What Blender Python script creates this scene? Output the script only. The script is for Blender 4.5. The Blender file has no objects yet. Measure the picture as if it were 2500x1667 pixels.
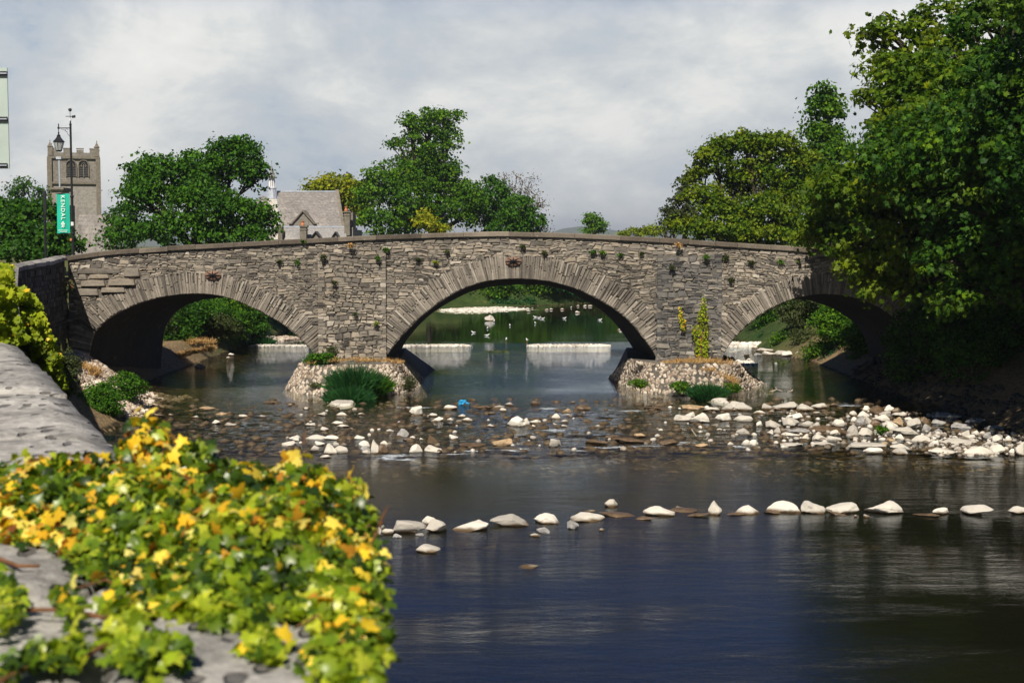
import bpy, bmesh, math, random
import numpy as np
from mathutils import Vector, Matrix, noise as mnoise

random.seed(7)
rng = np.random.default_rng(11)
D = bpy.data
scene = bpy.context.scene
COL = scene.collection

# ------------------------------------------------------------------ camera
W, H = 2500.0, 1667.0          # the photograph's own pixel grid, used only to measure from
FPX = 3472.0
EYE = 6.4
PITCH = math.atan((833.5 - 600.0) / FPX)
cam = D.cameras.new('camera'); camo = D.objects.new('camera', cam); COL.objects.link(camo)
camo.location = (0, 0, EYE)
camo.rotation_euler = (math.pi / 2 - PITCH, 0, 0)
cam.sensor_width = 36.0
cam.lens = 50.0
cam.clip_start = 0.1
cam.clip_end = 30000
cam.dof.use_dof = True
cam.dof.focus_distance = 62.0
cam.dof.aperture_fstop = 3.4
scene.camera = camo

# ------------------------------------------------------------------ light
SUN_AZ = math.radians(12)      # sun stands behind the camera, to its left
SUN_EL = math.radians(48)
to_sun = Vector((-math.sin(SUN_AZ) * math.cos(SUN_EL), -math.cos(SUN_AZ) * math.cos(SUN_EL), math.sin(SUN_EL)))
sl = D.lights.new('sun', 'SUN'); sl.energy = 5.0; sl.angle = math.radians(0.5); sl.color = (1.0, 0.915, 0.78)
so = D.objects.new('sun', sl); COL.objects.link(so)
so.rotation_euler = to_sun.to_track_quat('Z', 'Y').to_euler()
so.location = (-30, -30, 60)

scene.view_settings.view_transform = 'Standard'
scene.view_settings.look = 'None'
scene.view_settings.gamma = 1
scene.view_settings.exposure = 0.3
scene.render.engine = 'CYCLES'
scene.cycles.transparent_max_bounces = 12
scene.cycles.max_bounces = 6

class N:
    """tiny node helper"""
    def __init__(s, tree): s.t = tree; s.n = tree.nodes; s.l = tree.links
    def a(s, typ, **kw):
        n = s.n.new(typ)
        for k, v in kw.items():
            if k.startswith('i_'):
                key = k[2:]
                key = int(key) if key.isdigit() else key.replace('_', ' ')
                n.inputs[key].default_value = v
            else: setattr(n, k, v)
        return n
    def c(s, a, b): s.l.new(a, b)
    def math(s, op, a, b=None, clamp=False):
        n = s.n.new('ShaderNodeMath'); n.operation = op; n.use_clamp = clamp
        for i, v in enumerate((a, b)):
            if v is None: continue
            if isinstance(v, (int, float)): n.inputs[i].default_value = v
            else: s.l.new(v, n.inputs[i])
        return n.outputs[0]
    def ramp(s, fac, stops, interp='LINEAR'):
        n = s.n.new('ShaderNodeValToRGB'); cr = n.color_ramp; cr.interpolation = interp
        while len(cr.elements) < len(stops): cr.elements.new(0.5)
        for e, (p, col) in zip(cr.elements, stops):
            e.position = p; e.color = (*col, 1) if len(col) == 3 else col
        s.l.new(fac, n.inputs[0]); return n.outputs[0]
    def mix(s, fac, a, b, mode='MIX'):
        n = s.n.new('ShaderNodeMix'); n.data_type = 'RGBA'; n.blend_type = mode
        for sock, v in ((n.inputs[0], fac), (n.inputs[6], a), (n.inputs[7], b)):
            if isinstance(v, (int, float)): sock.default_value = v
            elif isinstance(v, tuple): sock.default_value = (*v, 1) if len(v) == 3 else v
            else: s.l.new(v, sock)
        return n.outputs[2]
    def noise(s, vec, scale, detail=4, rough=0.55, dist=0.0):
        n = s.n.new('ShaderNodeTexNoise'); n.inputs['Scale'].default_value = scale
        n.inputs['Detail'].default_value = detail; n.inputs['Roughness'].default_value = rough
        n.inputs['Distortion'].default_value = dist
        if vec is not None: s.l.new(vec, n.inputs['Vector'])
        return n.outputs[0]
    def mapping(s, vec, scale=(1, 1, 1), loc=(0, 0, 0), rot=(0, 0, 0)):
        n = s.n.new('ShaderNodeMapping'); n.inputs['Scale'].default_value = scale
        n.inputs['Location'].default_value = loc; n.inputs['Rotation'].default_value = rot
        s.l.new(vec, n.inputs['Vector']); return n.outputs[0]
    def smooth(s, v, lo, hi):
        n = s.n.new('ShaderNodeMapRange'); n.interpolation_type = 'SMOOTHSTEP'
        n.inputs[1].default_value = lo; n.inputs[2].default_value = hi
        s.l.new(v, n.inputs[0]); return n.outputs[0]

# ------------------------------------------------------------------ sky
world = D.worlds.new('World'); scene.world = world; world.use_nodes = True
w = N(world.node_tree); w.n.clear()
sky = w.a('ShaderNodeTexSky', sky_type='NISHITA'); sky.sun_disc = False
sky.sun_elevation = SUN_EL; sky.sun_rotation = math.radians(180) + SUN_AZ
sky.air_density = 1.0; sky.dust_density = 0.6
tc = w.a('ShaderNodeTexCoord')
gen = tc.outputs['Generated']
sep = w.a('ShaderNodeSeparateXYZ'); w.c(gen, sep.inputs[0])
m1 = w.mapping(gen, scale=(3.0, 3.0, 5.6), loc=(3.9, 1.2, 0.85))
n1 = w.noise(m1, 1.5, 8, 0.6, 0.35)
m2 = w.mapping(gen, scale=(2.6, 2.6, 5.6), loc=(7.3, 4.2, 2.0))
n2 = w.noise(m2, 3.4, 8, 0.66, 0.3)
cl = w.math('ADD', w.math('MULTIPLY', n1, 0.62), w.math('MULTIPLY', n2, 0.38))
cloud = w.ramp(cl, [(0.38, (4.7, 5.35, 6.0)), (0.45, (5.45, 5.85, 6.2)), (0.505, (6.5, 6.75, 6.8)), (0.56, (7.9, 7.95, 7.7)), (0.65, (8.8, 8.75, 8.4))])
# cloud cover thins out above the band the photograph looks at
cover = w.math('SUBTRACT', 1.0, w.smooth(sep.outputs[2], 0.145, 0.215))
cover = w.math('MAXIMUM', cover, w.smooth(w.noise(w.mapping(gen, scale=(1.5, 1.5, 2.4), loc=(1, 2, 5)), 1.7, 6, 0.55), 0.64, 0.80))
patch = w.smooth(cl, 0.335, 0.43)
cover = w.math('MULTIPLY', cover, w.math('ADD', 0.7, w.math('MULTIPLY', patch, 0.3)))
bluesky = w.mix(1.0, sky.outputs[0], (0.085, 0.27, 0.62), 'MULTIPLY')
# the cloud bank stands over the far side of the river; the unseen sky behind the camera is dimmed to cut fill light
front = w.smooth(sep.outputs[1], -0.25, 0.35)
bluesky = w.mix(front, w.mix(1.0, bluesky, (0.85, 0.52, 0.34), 'MULTIPLY'), bluesky)
cover = w.math('MULTIPLY', cover, w.math('ADD', 0.12, w.math('MULTIPLY', front, 0.88)))
skycol = w.mix(cover, bluesky, cloud)
bg = w.a('ShaderNodeBackground'); bg.inputs[1].default_value = 0.088
w.c(skycol, bg.inputs[0])
wo = w.a('ShaderNodeOutputWorld'); w.c(bg.outputs[0], wo.inputs[0])

# ------------------------------------------------------------------ measuring
def ray(px, py):
    u = (px - W / 2) / FPX; v = (H / 2 - py) / FPX
    cp, sp = math.cos(PITCH), math.sin(PITCH)
    return u, cp + v * sp, -sp + v * cp
def at(px, py, Y):
    dx, dy, dz = ray(px, py); t = Y / dy
    return np.array([dx * t, Y, EYE + dz * t])
def WZ(Y):
    """level of the water surface: it drops a little over the rapids and over the row of stones"""
    return float(np.interp(Y, [44.0, 46.0, 53, 57], [-0.25, -0.15, -0.03, 0.0]))
def onwater(px, py, z=None):
    dx, dy, dz = ray(px, py); zz = 0.0 if z is None else z
    for _ in range(6):
        t = (zz - EYE) / dz
        if z is None: zz = WZ(dy * t)
    return np.array([dx * t, dy * t, zz])
def mpp(Y): return Y / FPX

# ------------------------------------------------------------------ mesh collecting
class Geo:
    def __init__(s): s.v = []; s.f = []; s.r = []; s.m = []; s.n = 0
    def add(s, verts, faces, rnd=None, mi=0):
        """verts (n,3); faces: array (m,k) or list of tuples; rnd: (3,) or (m,3)"""
        verts = np.asarray(verts, float).reshape(-1, 3)
        if isinstance(faces, np.ndarray):
            s.f.append(faces + s.n); m = len(faces)
        else:
            by = {}
            for f in faces: by.setdefault(len(f), []).append(f)
            m = 0
            for k, fl in by.items():
                s.f.append(np.array(fl) + s.n)
                m = len(fl)
                s._r(rnd, m); s.m.append(np.full(m, mi))
            s.v.append(verts); s.n += len(verts); return
        s.v.append(verts); s.n += len(verts)
        s._r(rnd, m); s.m.append(np.full(m, mi))
    def _r(s, rnd, m):
        if rnd is None: rnd = rng.random(3)
        rnd = np.asarray(rnd, float)
        if rnd.ndim == 1: rnd = np.tile(rnd, (m, 1))
        s.r.append(rnd)
    def box(s, x0, x1, y0, y1, z0, z1, rnd=None, mi=0):
        v = [(x, y, z) for z in (z0, z1) for y in (y0, y1) for x in (x0, x1)]
        s.add(v, [(0, 2, 3, 1), (4, 5, 7, 6), (0, 1, 5, 4), (2, 6, 7, 3), (0, 4, 6, 2), (1, 3, 7, 5)], rnd, mi)
    def tube(s, pts, rad, k=7, rnd=None, cap=True, mi=0):
        pts = [Vector(p) for p in pts]; n = len(pts)
        if isinstance(rad, (int, float)): rad = [rad] * n
        vs = []; up = Vector((0, 0, 1))
        for i, p in enumerate(pts):
            d = (pts[min(i + 1, n - 1)] - pts[max(i - 1, 0)])
            if d.length < 1e-9: d = Vector((0, 0, 1))
            d.normalize()
            a = d.cross(Vector((1, 0.13, 0)) if abs(d.z) > 0.9 else up); a.normalize(); b = d.cross(a)
            for j in range(k):
                t = 2 * math.pi * j / k
                vs.append(p + (a * math.cos(t) + b * math.sin(t)) * rad[i])
        fs = []
        for i in range(n - 1):
            for j in range(k):
                a0 = i * k + j; a1 = i * k + (j + 1) % k
                fs.append((a0, a1, a1 + k, a0 + k))
        if cap:
            fs.append(tuple(range(k))[::-1]); fs.append(tuple((n - 1) * k + j for j in range(k)))
        s.add([tuple(v) for v in vs], fs, rnd, mi)
    def lathe(s, c, prof, k=16, rnd=None, sx=1, sy=1, mi=0):
        vs = []; fs = []
        for r, z in prof:
            for j in range(k):
                t = 2 * math.pi * j / k + math.pi / k
                vs.append((c[0] + r * math.cos(t) * sx, c[1] + r * math.sin(t) * sy, c[2] + z))
        for i in range(len(prof) - 1):
            for j in range(k):
                a0 = i * k + j; a1 = i * k + (j + 1) % k
                fs.append((a0, a1, a1 + k, a0 + k))
        fs.append(tuple(range(k))[::-1]); fs.append(tuple((len(prof) - 1) * k + j for j in range(k)))
        s.add(vs, fs, rnd, mi)
    def build(s, name, mats, parent=None, smooth=False):
        me = D.meshes.new(name)
        V = np.concatenate(s.v); nv = len(V)
        if parent is not None: V = V - np.array(parent['_o'])
        me.vertices.add(nv); me.vertices.foreach_set('co', V.ravel())
        loops = np.concatenate([f.ravel() for f in s.f]).astype(np.int32)
        tot = np.concatenate([np.full(len(f), f.shape[1]) for f in s.f]).astype(np.int32)
        start = np.concatenate([[0], np.cumsum(tot)[:-1]]).astype(np.int32)
        me.loops.add(len(loops)); me.loops.foreach_set('vertex_index', loops)
        me.polygons.add(len(tot)); me.polygons.foreach_set('loop_start', start)
        me.polygons.foreach_set('loop_total', tot)
        if len(s.m): me.polygons.foreach_set('material_index', np.concatenate(s.m).astype(np.int32))
        me.update(calc_edges=True)
        me.validate()
        a = me.attributes.new('rnd', 'FLOAT_COLOR', 'FACE')
        R = np.concatenate(s.r); R = np.concatenate([R, np.ones((len(R), 1))], 1)
        if len(me.polygons) == len(R): a.data.foreach_set('color', R.ravel())
        me.polygons.foreach_set('use_smooth', np.full(len(me.polygons), smooth))
        for m in (mats if isinstance(mats, (list, tuple)) else [mats]): me.materials.append(m)
        o = D.objects.new(name, me); COL.objects.link(o)
        if parent is not None: o.parent = parent
        return o

def tag(o, label=None, cat=None, group=None, kind=None):
    if label: o['label'] = label
    if cat: o['category'] = cat
    if group: o['group'] = group
    if kind: o['kind'] = kind
    return o
def thing(name, label, cat, loc, group=None):
    o = D.objects.new(name, None); COL.objects.link(o); o.location = tuple(loc)
    o.empty_display_size = 0.3
    o['_o'] = tuple(float(v) for v in loc)
    return tag(o, label, cat, group)
def solo(o, label, cat, group=None):
    """give a single-mesh thing its origin at its base"""
    me = o.data; n = len(me.vertices); co = np.empty(n * 3); me.vertices.foreach_get('co', co); co = co.reshape(-1, 3)
    c = (co.max(0) + co.min(0)) / 2; c[2] = co[:, 2].min()
    me.vertices.foreach_set('co', (co - c).ravel()); o.location = tuple(c)
    return tag(o, label, cat, group)

# ------------------------------------------------------------------ materials
def newmat(name):
    m = D.materials.new(name); m.use_nodes = True; t = N(m.node_tree); t.n.clear()
    out = t.a('ShaderNodeOutputMaterial'); return m, t, out
def pos(t): return t.a('ShaderNodeNewGeometry').outputs['Position']
def attr(t):
    a = t.a('ShaderNodeAttribute', attribute_name='rnd'); s = t.a('ShaderNodeSeparateColor'); t.c(a.outputs['Color'], s.inputs[0]); return s.outputs
def bsdf(t, out, col, rough=0.8, spec=0.3, bump=None, bstr=0.5, bdist=0.02, metal=0):
    p = t.a('ShaderNodeBsdfPrincipled')
    for k, v in (('Base Color', col), ('Roughness', rough), ('Specular IOR Level', spec), ('Metallic', metal)):
        if isinstance(v, (int, float)): p.inputs[k].default_value = v
        elif isinstance(v, tuple): p.inputs[k].default_value = (*v, 1)
        else: t.c(v, p.inputs[k])
    if bump is not None:
        b = t.a('ShaderNodeBump'); b.inputs['Strength'].default_value = bstr; b.inputs['Distance'].default_value = bdist
        t.c(bump, b.inputs['Height']); t.c(b.outputs[0], p.inputs['Normal'])
    t.c(p.outputs[0], out.inputs[0]); return p

def mat_stone(name, ramp, lichen=0.25, bscale=9.0, bstr=0.6, bdist=0.03, stain=0.5):
    m, t, out = newmat(name); P = pos(t); r = attr(t)
    base = t.ramp(r[0], ramp)
    big = t.noise(P, 0.35, 4, 0.6)
    mid = t.noise(P, 2.6, 5, 0.65)
    fine = t.noise(P, 14.0, 6, 0.75)
    v = t.math('ADD', t.math('MULTIPLY', big, 1.25), t.math('ADD', t.math('MULTIPLY', mid, 0.8), t.math('MULTIPLY', fine, 1.0)))
    v = t.math('SUBTRACT', v, 0.56)                        # about 1 on average
    g = t.a('ShaderNodeCombineColor'); 
    for i in range(3): t.c(v, g.inputs[i])
    c = t.mix(1.0, base, g.outputs[0], 'MULTIPLY')
    l = t.smooth(t.noise(P, 5.0, 6, 0.7), 0.60, 0.72)
    c = t.mix(t.math('MULTIPLY', l, lichen), c, (0.52, 0.49, 0.42))
    s = t.smooth(t.noise(t.mapping(P, scale=(1, 1, 0.35)), 1.1, 5, 0.7), 0.55, 0.75)
    c = t.mix(t.math('MULTIPLY', s, stain), c, (0.07, 0.065, 0.062))
    wm = t.smooth(t.noise(P, 1.7, 5, 0.7), 0.60, 0.74)
    c = t.mix(t.math('MULTIPLY', wm, 0.35), c, (0.33, 0.24, 0.14))
    h = t.math('ADD', t.noise(P, bscale, 7, 0.7), t.math('MULTIPLY', t.noise(P, bscale * 5, 4, 0.7), 0.35))
    bsdf(t, out, c, 0.9, 0.2, h, bstr, bdist); return m

M = {}
M['rubble'] = mat_stone('rubble_limestone', [(0.0, (0.045, 0.04, 0.037)), (0.2, (0.135, 0.12, 0.105)), (0.5, (0.25, 0.222, 0.188)), (0.75, (0.335, 0.285, 0.225)), (1.0, (0.50, 0.455, 0.395))])
M['pierstone'] = mat_stone('pier_limestone', [(0.0, (0.045, 0.044, 0.046)), (0.3, (0.10, 0.097, 0.097)), (0.6, (0.175, 0.165, 0.155)), (0.85, (0.27, 0.24, 0.20)), (1.0, (0.38, 0.36, 0.33))], stain=0.65)
M['slate_ring'] = mat_stone('ring_stone', [(0.0, (0.085, 0.075, 0.066)), (0.35, (0.195, 0.172, 0.148)), (0.7, (0.29, 0.255, 0.213)), (1.0, (0.43, 0.39, 0.34))], lichen=0.2, stain=0.35)
M['mortar'] = mat_stone('mortar_joint', [(0.0, (0.10, 0.092, 0.08)), (1.0, (0.17, 0.155, 0.135))])
M['soffit'] = mat_stone('arch_underside', [(0.0, (0.03, 0.028, 0.026)), (1.0, (0.055, 0.05, 0.046))])  # shade under the arches put into the colour, a darker copy of the masonry
M['coping'] = mat_stone('coping_sandstone', [(0.0, (0.10, 0.082, 0.066)), (0.5, (0.155, 0.13, 0.105)), (1.0, (0.24, 0.205, 0.165))], lichen=0.4)
M['cobble'] = mat_stone('cobble_face', [(0.0, (0.22, 0.16, 0.12)), (0.4, (0.42, 0.34, 0.27)), (0.8, (0.58, 0.50, 0.41)), (1.0, (0.68, 0.62, 0.54))], stain=0.2)
M['gravel'] = mat_stone('gravel_pale', [(0.0, (0.36, 0.33, 0.29)), (0.5, (0.58, 0.54, 0.48)), (1.0, (0.78, 0.74, 0.66))], stain=0.1)
M['wing_coping'] = mat_stone('wing_coping', [(0.0, (0.22, 0.21, 0.20)), (1.0, (0.38, 0.36, 0.34))])
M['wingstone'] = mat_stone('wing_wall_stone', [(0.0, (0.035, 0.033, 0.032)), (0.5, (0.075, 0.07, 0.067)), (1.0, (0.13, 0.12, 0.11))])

def mat_rock():
    m, t, out = newmat('river_rock'); P = pos(t)
    oi = t.a('ShaderNodeObjectInfo')
    base = t.ramp(oi.outputs['Random'], [(0.0, (0.40, 0.37, 0.33)), (0.5, (0.58, 0.545, 0.48)), (1.0, (0.72, 0.68, 0.61))])
    grey = t.smooth(t.noise(P, 1.6, 6, 0.7), 0.58, 0.7)
    c = t.mix(t.math('MULTIPLY', grey, 0.4), base, (0.30, 0.28, 0.26))
    fine = t.noise(P, 16, 6, 0.75)
    c = t.mix(t.smooth(fine, 0.56, 0.7), c, t.mix(0.5, c, (0.33, 0.28, 0.21)))
    # algae and wet stain just above the waterline
    sp = t.a('ShaderNodeSeparateXYZ'); t.c(P, sp.inputs[0])
    zz = t.math('ADD', sp.outputs[2], t.math('MULTIPLY', t.math('SUBTRACT', t.noise(P, 5, 4), 0.5), -0.10))
    # the pool below the rapids lies 25 cm lower than the one above it
    lvl = t.a('ShaderNodeMapRange'); lvl.inputs[1].default_value = 44; lvl.inputs[2].default_value = 55
    lvl.inputs[3].default_value = -0.26; lvl.inputs[4].default_value = 0.0
    t.c(sp.outputs[1], lvl.inputs[0])
    above = t.math('SUBTRACT', zz, lvl.outputs[0])
    wet = t.math('SUBTRACT', 1.0, t.smooth(above, 0.02, 0.11))
    c = t.mix(wet, c, (0.10, 0.065, 0.032))
    h = t.math('ADD', t.noise(P, 6, 7, 0.7), t.math('MULTIPLY', t.noise(P, 30, 4, 0.7), 0.3))
    bsdf(t, out, c, 0.85, 0.25, h, 0.7, 0.04); return m
M['rock'] = mat_rock()
def mat_simple(name, col, rough=0.7, spec=0.3, nz=0.25, scale=8, metal=0, bstr=0.2):
    m, t, out = newmat(name); P = pos(t); n = t.noise(P, scale, 5, 0.65)
    dark = tuple(c * (1 - nz) for c in col); lite = tuple(min(1, c * (1 + nz)) for c in col)
    c = t.ramp(n, [(0.3, dark), (0.7, lite)])
    bsdf(t, out, c, rough, spec, n, bstr, 0.01, metal); return m
M['pebble'] = mat_stone('river_pebble', [(0.0, (0.10, 0.075, 0.05)), (0.4, (0.26, 0.22, 0.18)), (0.7, (0.48, 0.44, 0.39)), (1.0, (0.64, 0.60, 0.54))])
M['brown_rock'] = mat_simple('algae_rock', (0.115, 0.075, 0.042), 0.5, 0.5, 0.5, 6, bstr=0.8)
M['bed_rock'] = mat_simple('riverbed_rock', (0.085, 0.06, 0.034), 0.6, 0.3, 0.7, 3, bstr=0.6)
M['tan_rock'] = mat_simple('ochre_rock', (0.38, 0.27, 0.16), 0.7, 0.3, 0.4, 7, bstr=0.7)
M['shore_rock'] = mat_simple('mossy_shore_rock', (0.075, 0.065, 0.05), 0.8, 0.2, 0.4, 5, bstr=0.7)  # colour darkened to carry the deep shade of the right bank
M['grey_rock'] = mat_simple('grey_rock', (0.30, 0.29, 0.28), 0.8, 0.3, 0.4, 7, bstr=0.7)

def mat_leaf(name, ramp, trans=0.35, rough=0.5, spec=0.16, patch=0.0, pcol=(0.2, 0.2, 0.02), pscale=0.5):
    m, t, out = newmat(name); r = attr(t); P = pos(t)
    c = t.ramp(r[0], ramp)
    if patch > 0:
        k = t.smooth(t.noise(P, pscale, 4, 0.6), 0.47, 0.62)
        c = t.mix(t.math('MULTIPLY', k, patch), c, pcol)
    g = t.a('ShaderNodeHueSaturation'); t.c(t.math('ADD', 0.72, t.math('MULTIPLY', r[1], 0.56)), g.inputs['Value']); t.c(c, g.inputs['Color'])
    c = g.outputs[0]
    p = t.a('ShaderNodeBsdfPrincipled'); t.c(c, p.inputs['Base Color'])
    p.inputs['Roughness'].default_value = rough; p.inputs['Specular IOR Level'].default_value = spec
    tr = t.a('ShaderNodeBsdfTranslucent'); t.c(t.mix(1.0, c, (1.25, 1.35, 0.5), 'MULTIPLY'), tr.inputs[0])
    mx = t.a('ShaderNodeMixShader'); mx.inputs[0].default_value = trans
    t.c(p.outputs[0], mx.inputs[1]); t.c(tr.outputs[0], mx.inputs[2]); t.c(mx.outputs[0], out.inputs[0]); return m
M['leaf_dark'] = mat_leaf('foliage_deep_green', [(0, (0.018, 0.06, 0.008)), (0.5, (0.045, 0.135, 0.010)), (1, (0.095, 0.225, 0.012))])
M['leaf_mid'] = mat_leaf('foliage_mid_green', [(0, (0.028, 0.085, 0.008)), (0.5, (0.075, 0.185, 0.010)), (1, (0.175, 0.30, 0.010))])
M['leaf_near'] = mat_leaf('nearest_tree_leaves', [(0, (0.015, 0.05, 0.008)), (0.5, (0.035, 0.105, 0.010)), (0.8, (0.085, 0.19, 0.010)), (1, (0.17, 0.28, 0.010))], patch=0.35, pcol=(0.16, 0.22, 0.008), pscale=0.4)
M['leaf_yellow'] = mat_leaf('foliage_yellow_green', [(0, (0.13, 0.18, 0.008)), (0.5, (0.28, 0.31, 0.010)), (1, (0.48, 0.43, 0.015))])
M['leaf_syc'] = mat_leaf('sycamore_leaves', [(0, (0.030, 0.08, 0.006)), (0.45, (0.075, 0.15, 0.008)), (0.8, (0.15, 0.22, 0.008)), (1, (0.30, 0.34, 0.010))], patch=0.5, pcol=(0.20, 0.24, 0.008), pscale=0.45)
M['leaf_olive'] = mat_leaf('foliage_olive', [(0, (0.035, 0.05, 0.018)), (0.5, (0.065, 0.085, 0.028)), (1, (0.10, 0.13, 0.04))])
M['leaf_brown'] = mat_leaf('sparse_brown_twigs', [(0, (0.10, 0.075, 0.055)), (0.6, (0.16, 0.12, 0.085)), (1, (0.17, 0.17, 0.06))], trans=0.2)
M['leaf_teal'] = mat_leaf('reed_green', [(0, (0.010, 0.05, 0.018)), (0.5, (0.022, 0.10, 0.028)), (1, (0.055, 0.165, 0.035))])
M['leaf_ivy'] = mat_leaf('ivy_green', [(0, (0.025, 0.055, 0.008)), (0.35, (0.10, 0.18, 0.010)), (0.7, (0.27, 0.36, 0.014)), (1, (0.50, 0.54, 0.04))], rough=0.35, spec=0.45)
M['leaf_autumn'] = mat_leaf('ivy_autumn', [(0, (0.22, 0.08, 0.025)), (0.14, (0.50, 0.20, 0.03)), (0.3, (0.78, 0.44, 0.025)), (0.65, (0.86, 0.62, 0.04)), (1, (0.88, 0.78, 0.22))], rough=0.45)
M['leaf_lime'] = mat_leaf('climber_lime', [(0, (0.11, 0.15, 0.008)), (0.5, (0.24, 0.31, 0.012)), (1, (0.42, 0.46, 0.02))])
M['dry_grass'] = mat_leaf('dry_grass', [(0, (0.30, 0.17, 0.06)), (0.5, (0.50, 0.30, 0.12)), (1, (0.62, 0.44, 0.20))], trans=0.15)
M['bark'] = mat_simple('bark', (0.055, 0.045, 0.035), 0.9, 0.1, 0.4, 5, bstr=0.8)
M['stem'] = mat_simple('ivy_stem', (0.16, 0.075, 0.035), 0.8, 0.2, 0.4, 20)
# ------------------------------------------------------------------ foliage and stones
def unit(a): return a / (np.linalg.norm(a, axis=-1, keepdims=True) + 1e-9)
RH = (np.array([[0, 0, 0], [0.42, 0.45, 0.12], [0, 1, -0.05], [-0.42, 0.45, 0.12]], float), np.array([[0, 1, 2, 3]]))
PALM = (np.array([[0, 0, 0], [0.55, 0.25, 0.05], [0.30, 0.50, 0.1], [0.42, 0.88, -.05], [0.1, 0.70, 0.05], [0, 1.05, -.1], [-0.1, 0.70, 0.05], [-0.42, 0.88, -.05], [-0.30, 0.50, 0.1], [-0.55, 0.25, .05]], float),
        np.array([[0, 1, 2], [0, 2, 4], [2, 3, 4], [0, 4, 6], [4, 5, 6], [0, 6, 8], [6, 7, 8], [0, 8, 9]]))
IVY = (np.array([[0, 0.28, 0.05], [0, 0.05, 0.0], [0.22, -0.12, -.03], [0.52, 0.02, -.10], [0.36, 0.26, -.02], [0.46, 0.55, -.10], [0.20, 0.56, -.02], [0, 1.0, -.14],
                 [-0.20, 0.56, -.02], [-0.46, 0.55, -.10], [-0.36, 0.26, -.02], [-0.52, 0.02, -.10], [-0.22, -0.12, -.03]], float),
       np.array([[0, i, i + 1] for i in range(1, 12)] + [[0, 12, 1]]))
def leaves(g, C, Nrm, size, tmpl=RH, rnd=None, drop=0.0):
    n = len(C)
    if n == 0: return
    Nrm = unit(Nrm)
    R = rng.normal(size=(n, 3)); R[:, 2] -= drop
    U = unit(R - (R * Nrm).sum(1, keepdims=True) * Nrm)     # leaf length direction
    S = np.cross(U, Nrm)
    size = np.broadcast_to(np.asarray(size, float), (n,))
    T, F = tmpl; k = len(T)
    V = C[:, None, :] + size[:, None, None] * (T[None, :, 0, None] * S[:, None, :] + (T[None, :, 1, None] - 0.4) * U[:, None, :] + T[None, :, 2, None] * Nrm[:, None, :])
    Fa = (F[None] + (np.arange(n) * k)[:, None, None]).reshape(-1, F.shape[1])
    if rnd is None: rnd = rng.random((n, 3))
    g.add(V.reshape(-1, 3), Fa, np.repeat(rnd, len(F), axis=0))

def clump(g, c, rad, n_sub, per, lsize, subr=0.6, tmpl=RH, bias=0.0, flat=0.55, under=0.25, shell=(0.6, 1.0)):
    """leaf tufts spread through an ellipsoid crown"""
    c = np.array(c, float); rad = np.array(rad, float)
    d = unit(rng.normal(size=(int(n_sub * 1.6) + 4, 3)))
    keep = (d[:, 2] > -0.35) | (rng.random(len(d)) < under)
    d = d[keep][:int(n_sub)]
    rr = rng.uniform(shell[0], shell[1], (len(d), 1)) ** 0.8
    sc = c + d * rad * rr
    allC = []; allN = []; allR = []
    for i in range(len(sc)):
        m = max(3, int(per * rng.uniform(0.5, 1.5)))
        sr = subr * rng.uniform(0.6, 1.4)
        off = rng.normal(size=(m, 3)) * np.array([sr, sr, sr * flat]) * 0.62
        allC.append(sc[i] + off)
        allN.append(unit(off / sr * 0.45 + d[i] * 0.3 + np.array([-.1, 0.0, 0.5]) + rng.normal(size=(m, 3)) * 0.75))
        t = np.clip(rng.normal(0.45 + bias, 0.17), 0, 1)
        r = rng.random((m, 3)); r[:, 0] = np.clip(t + rng.normal(0, 0.14, m), 0, 1); r[:, 1] = np.clip(rng.normal(0.42, 0.33, m), 0, 1)
        allR.append(r)
    if not allC: return sc
    C = np.concatenate(allC); Nn = np.concatenate(allN); R = np.concatenate(allR)
    leaves(g, C, Nn, lsize * rng.uniform(0.7, 1.35, len(C)), tmpl, R)
    return sc

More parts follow.
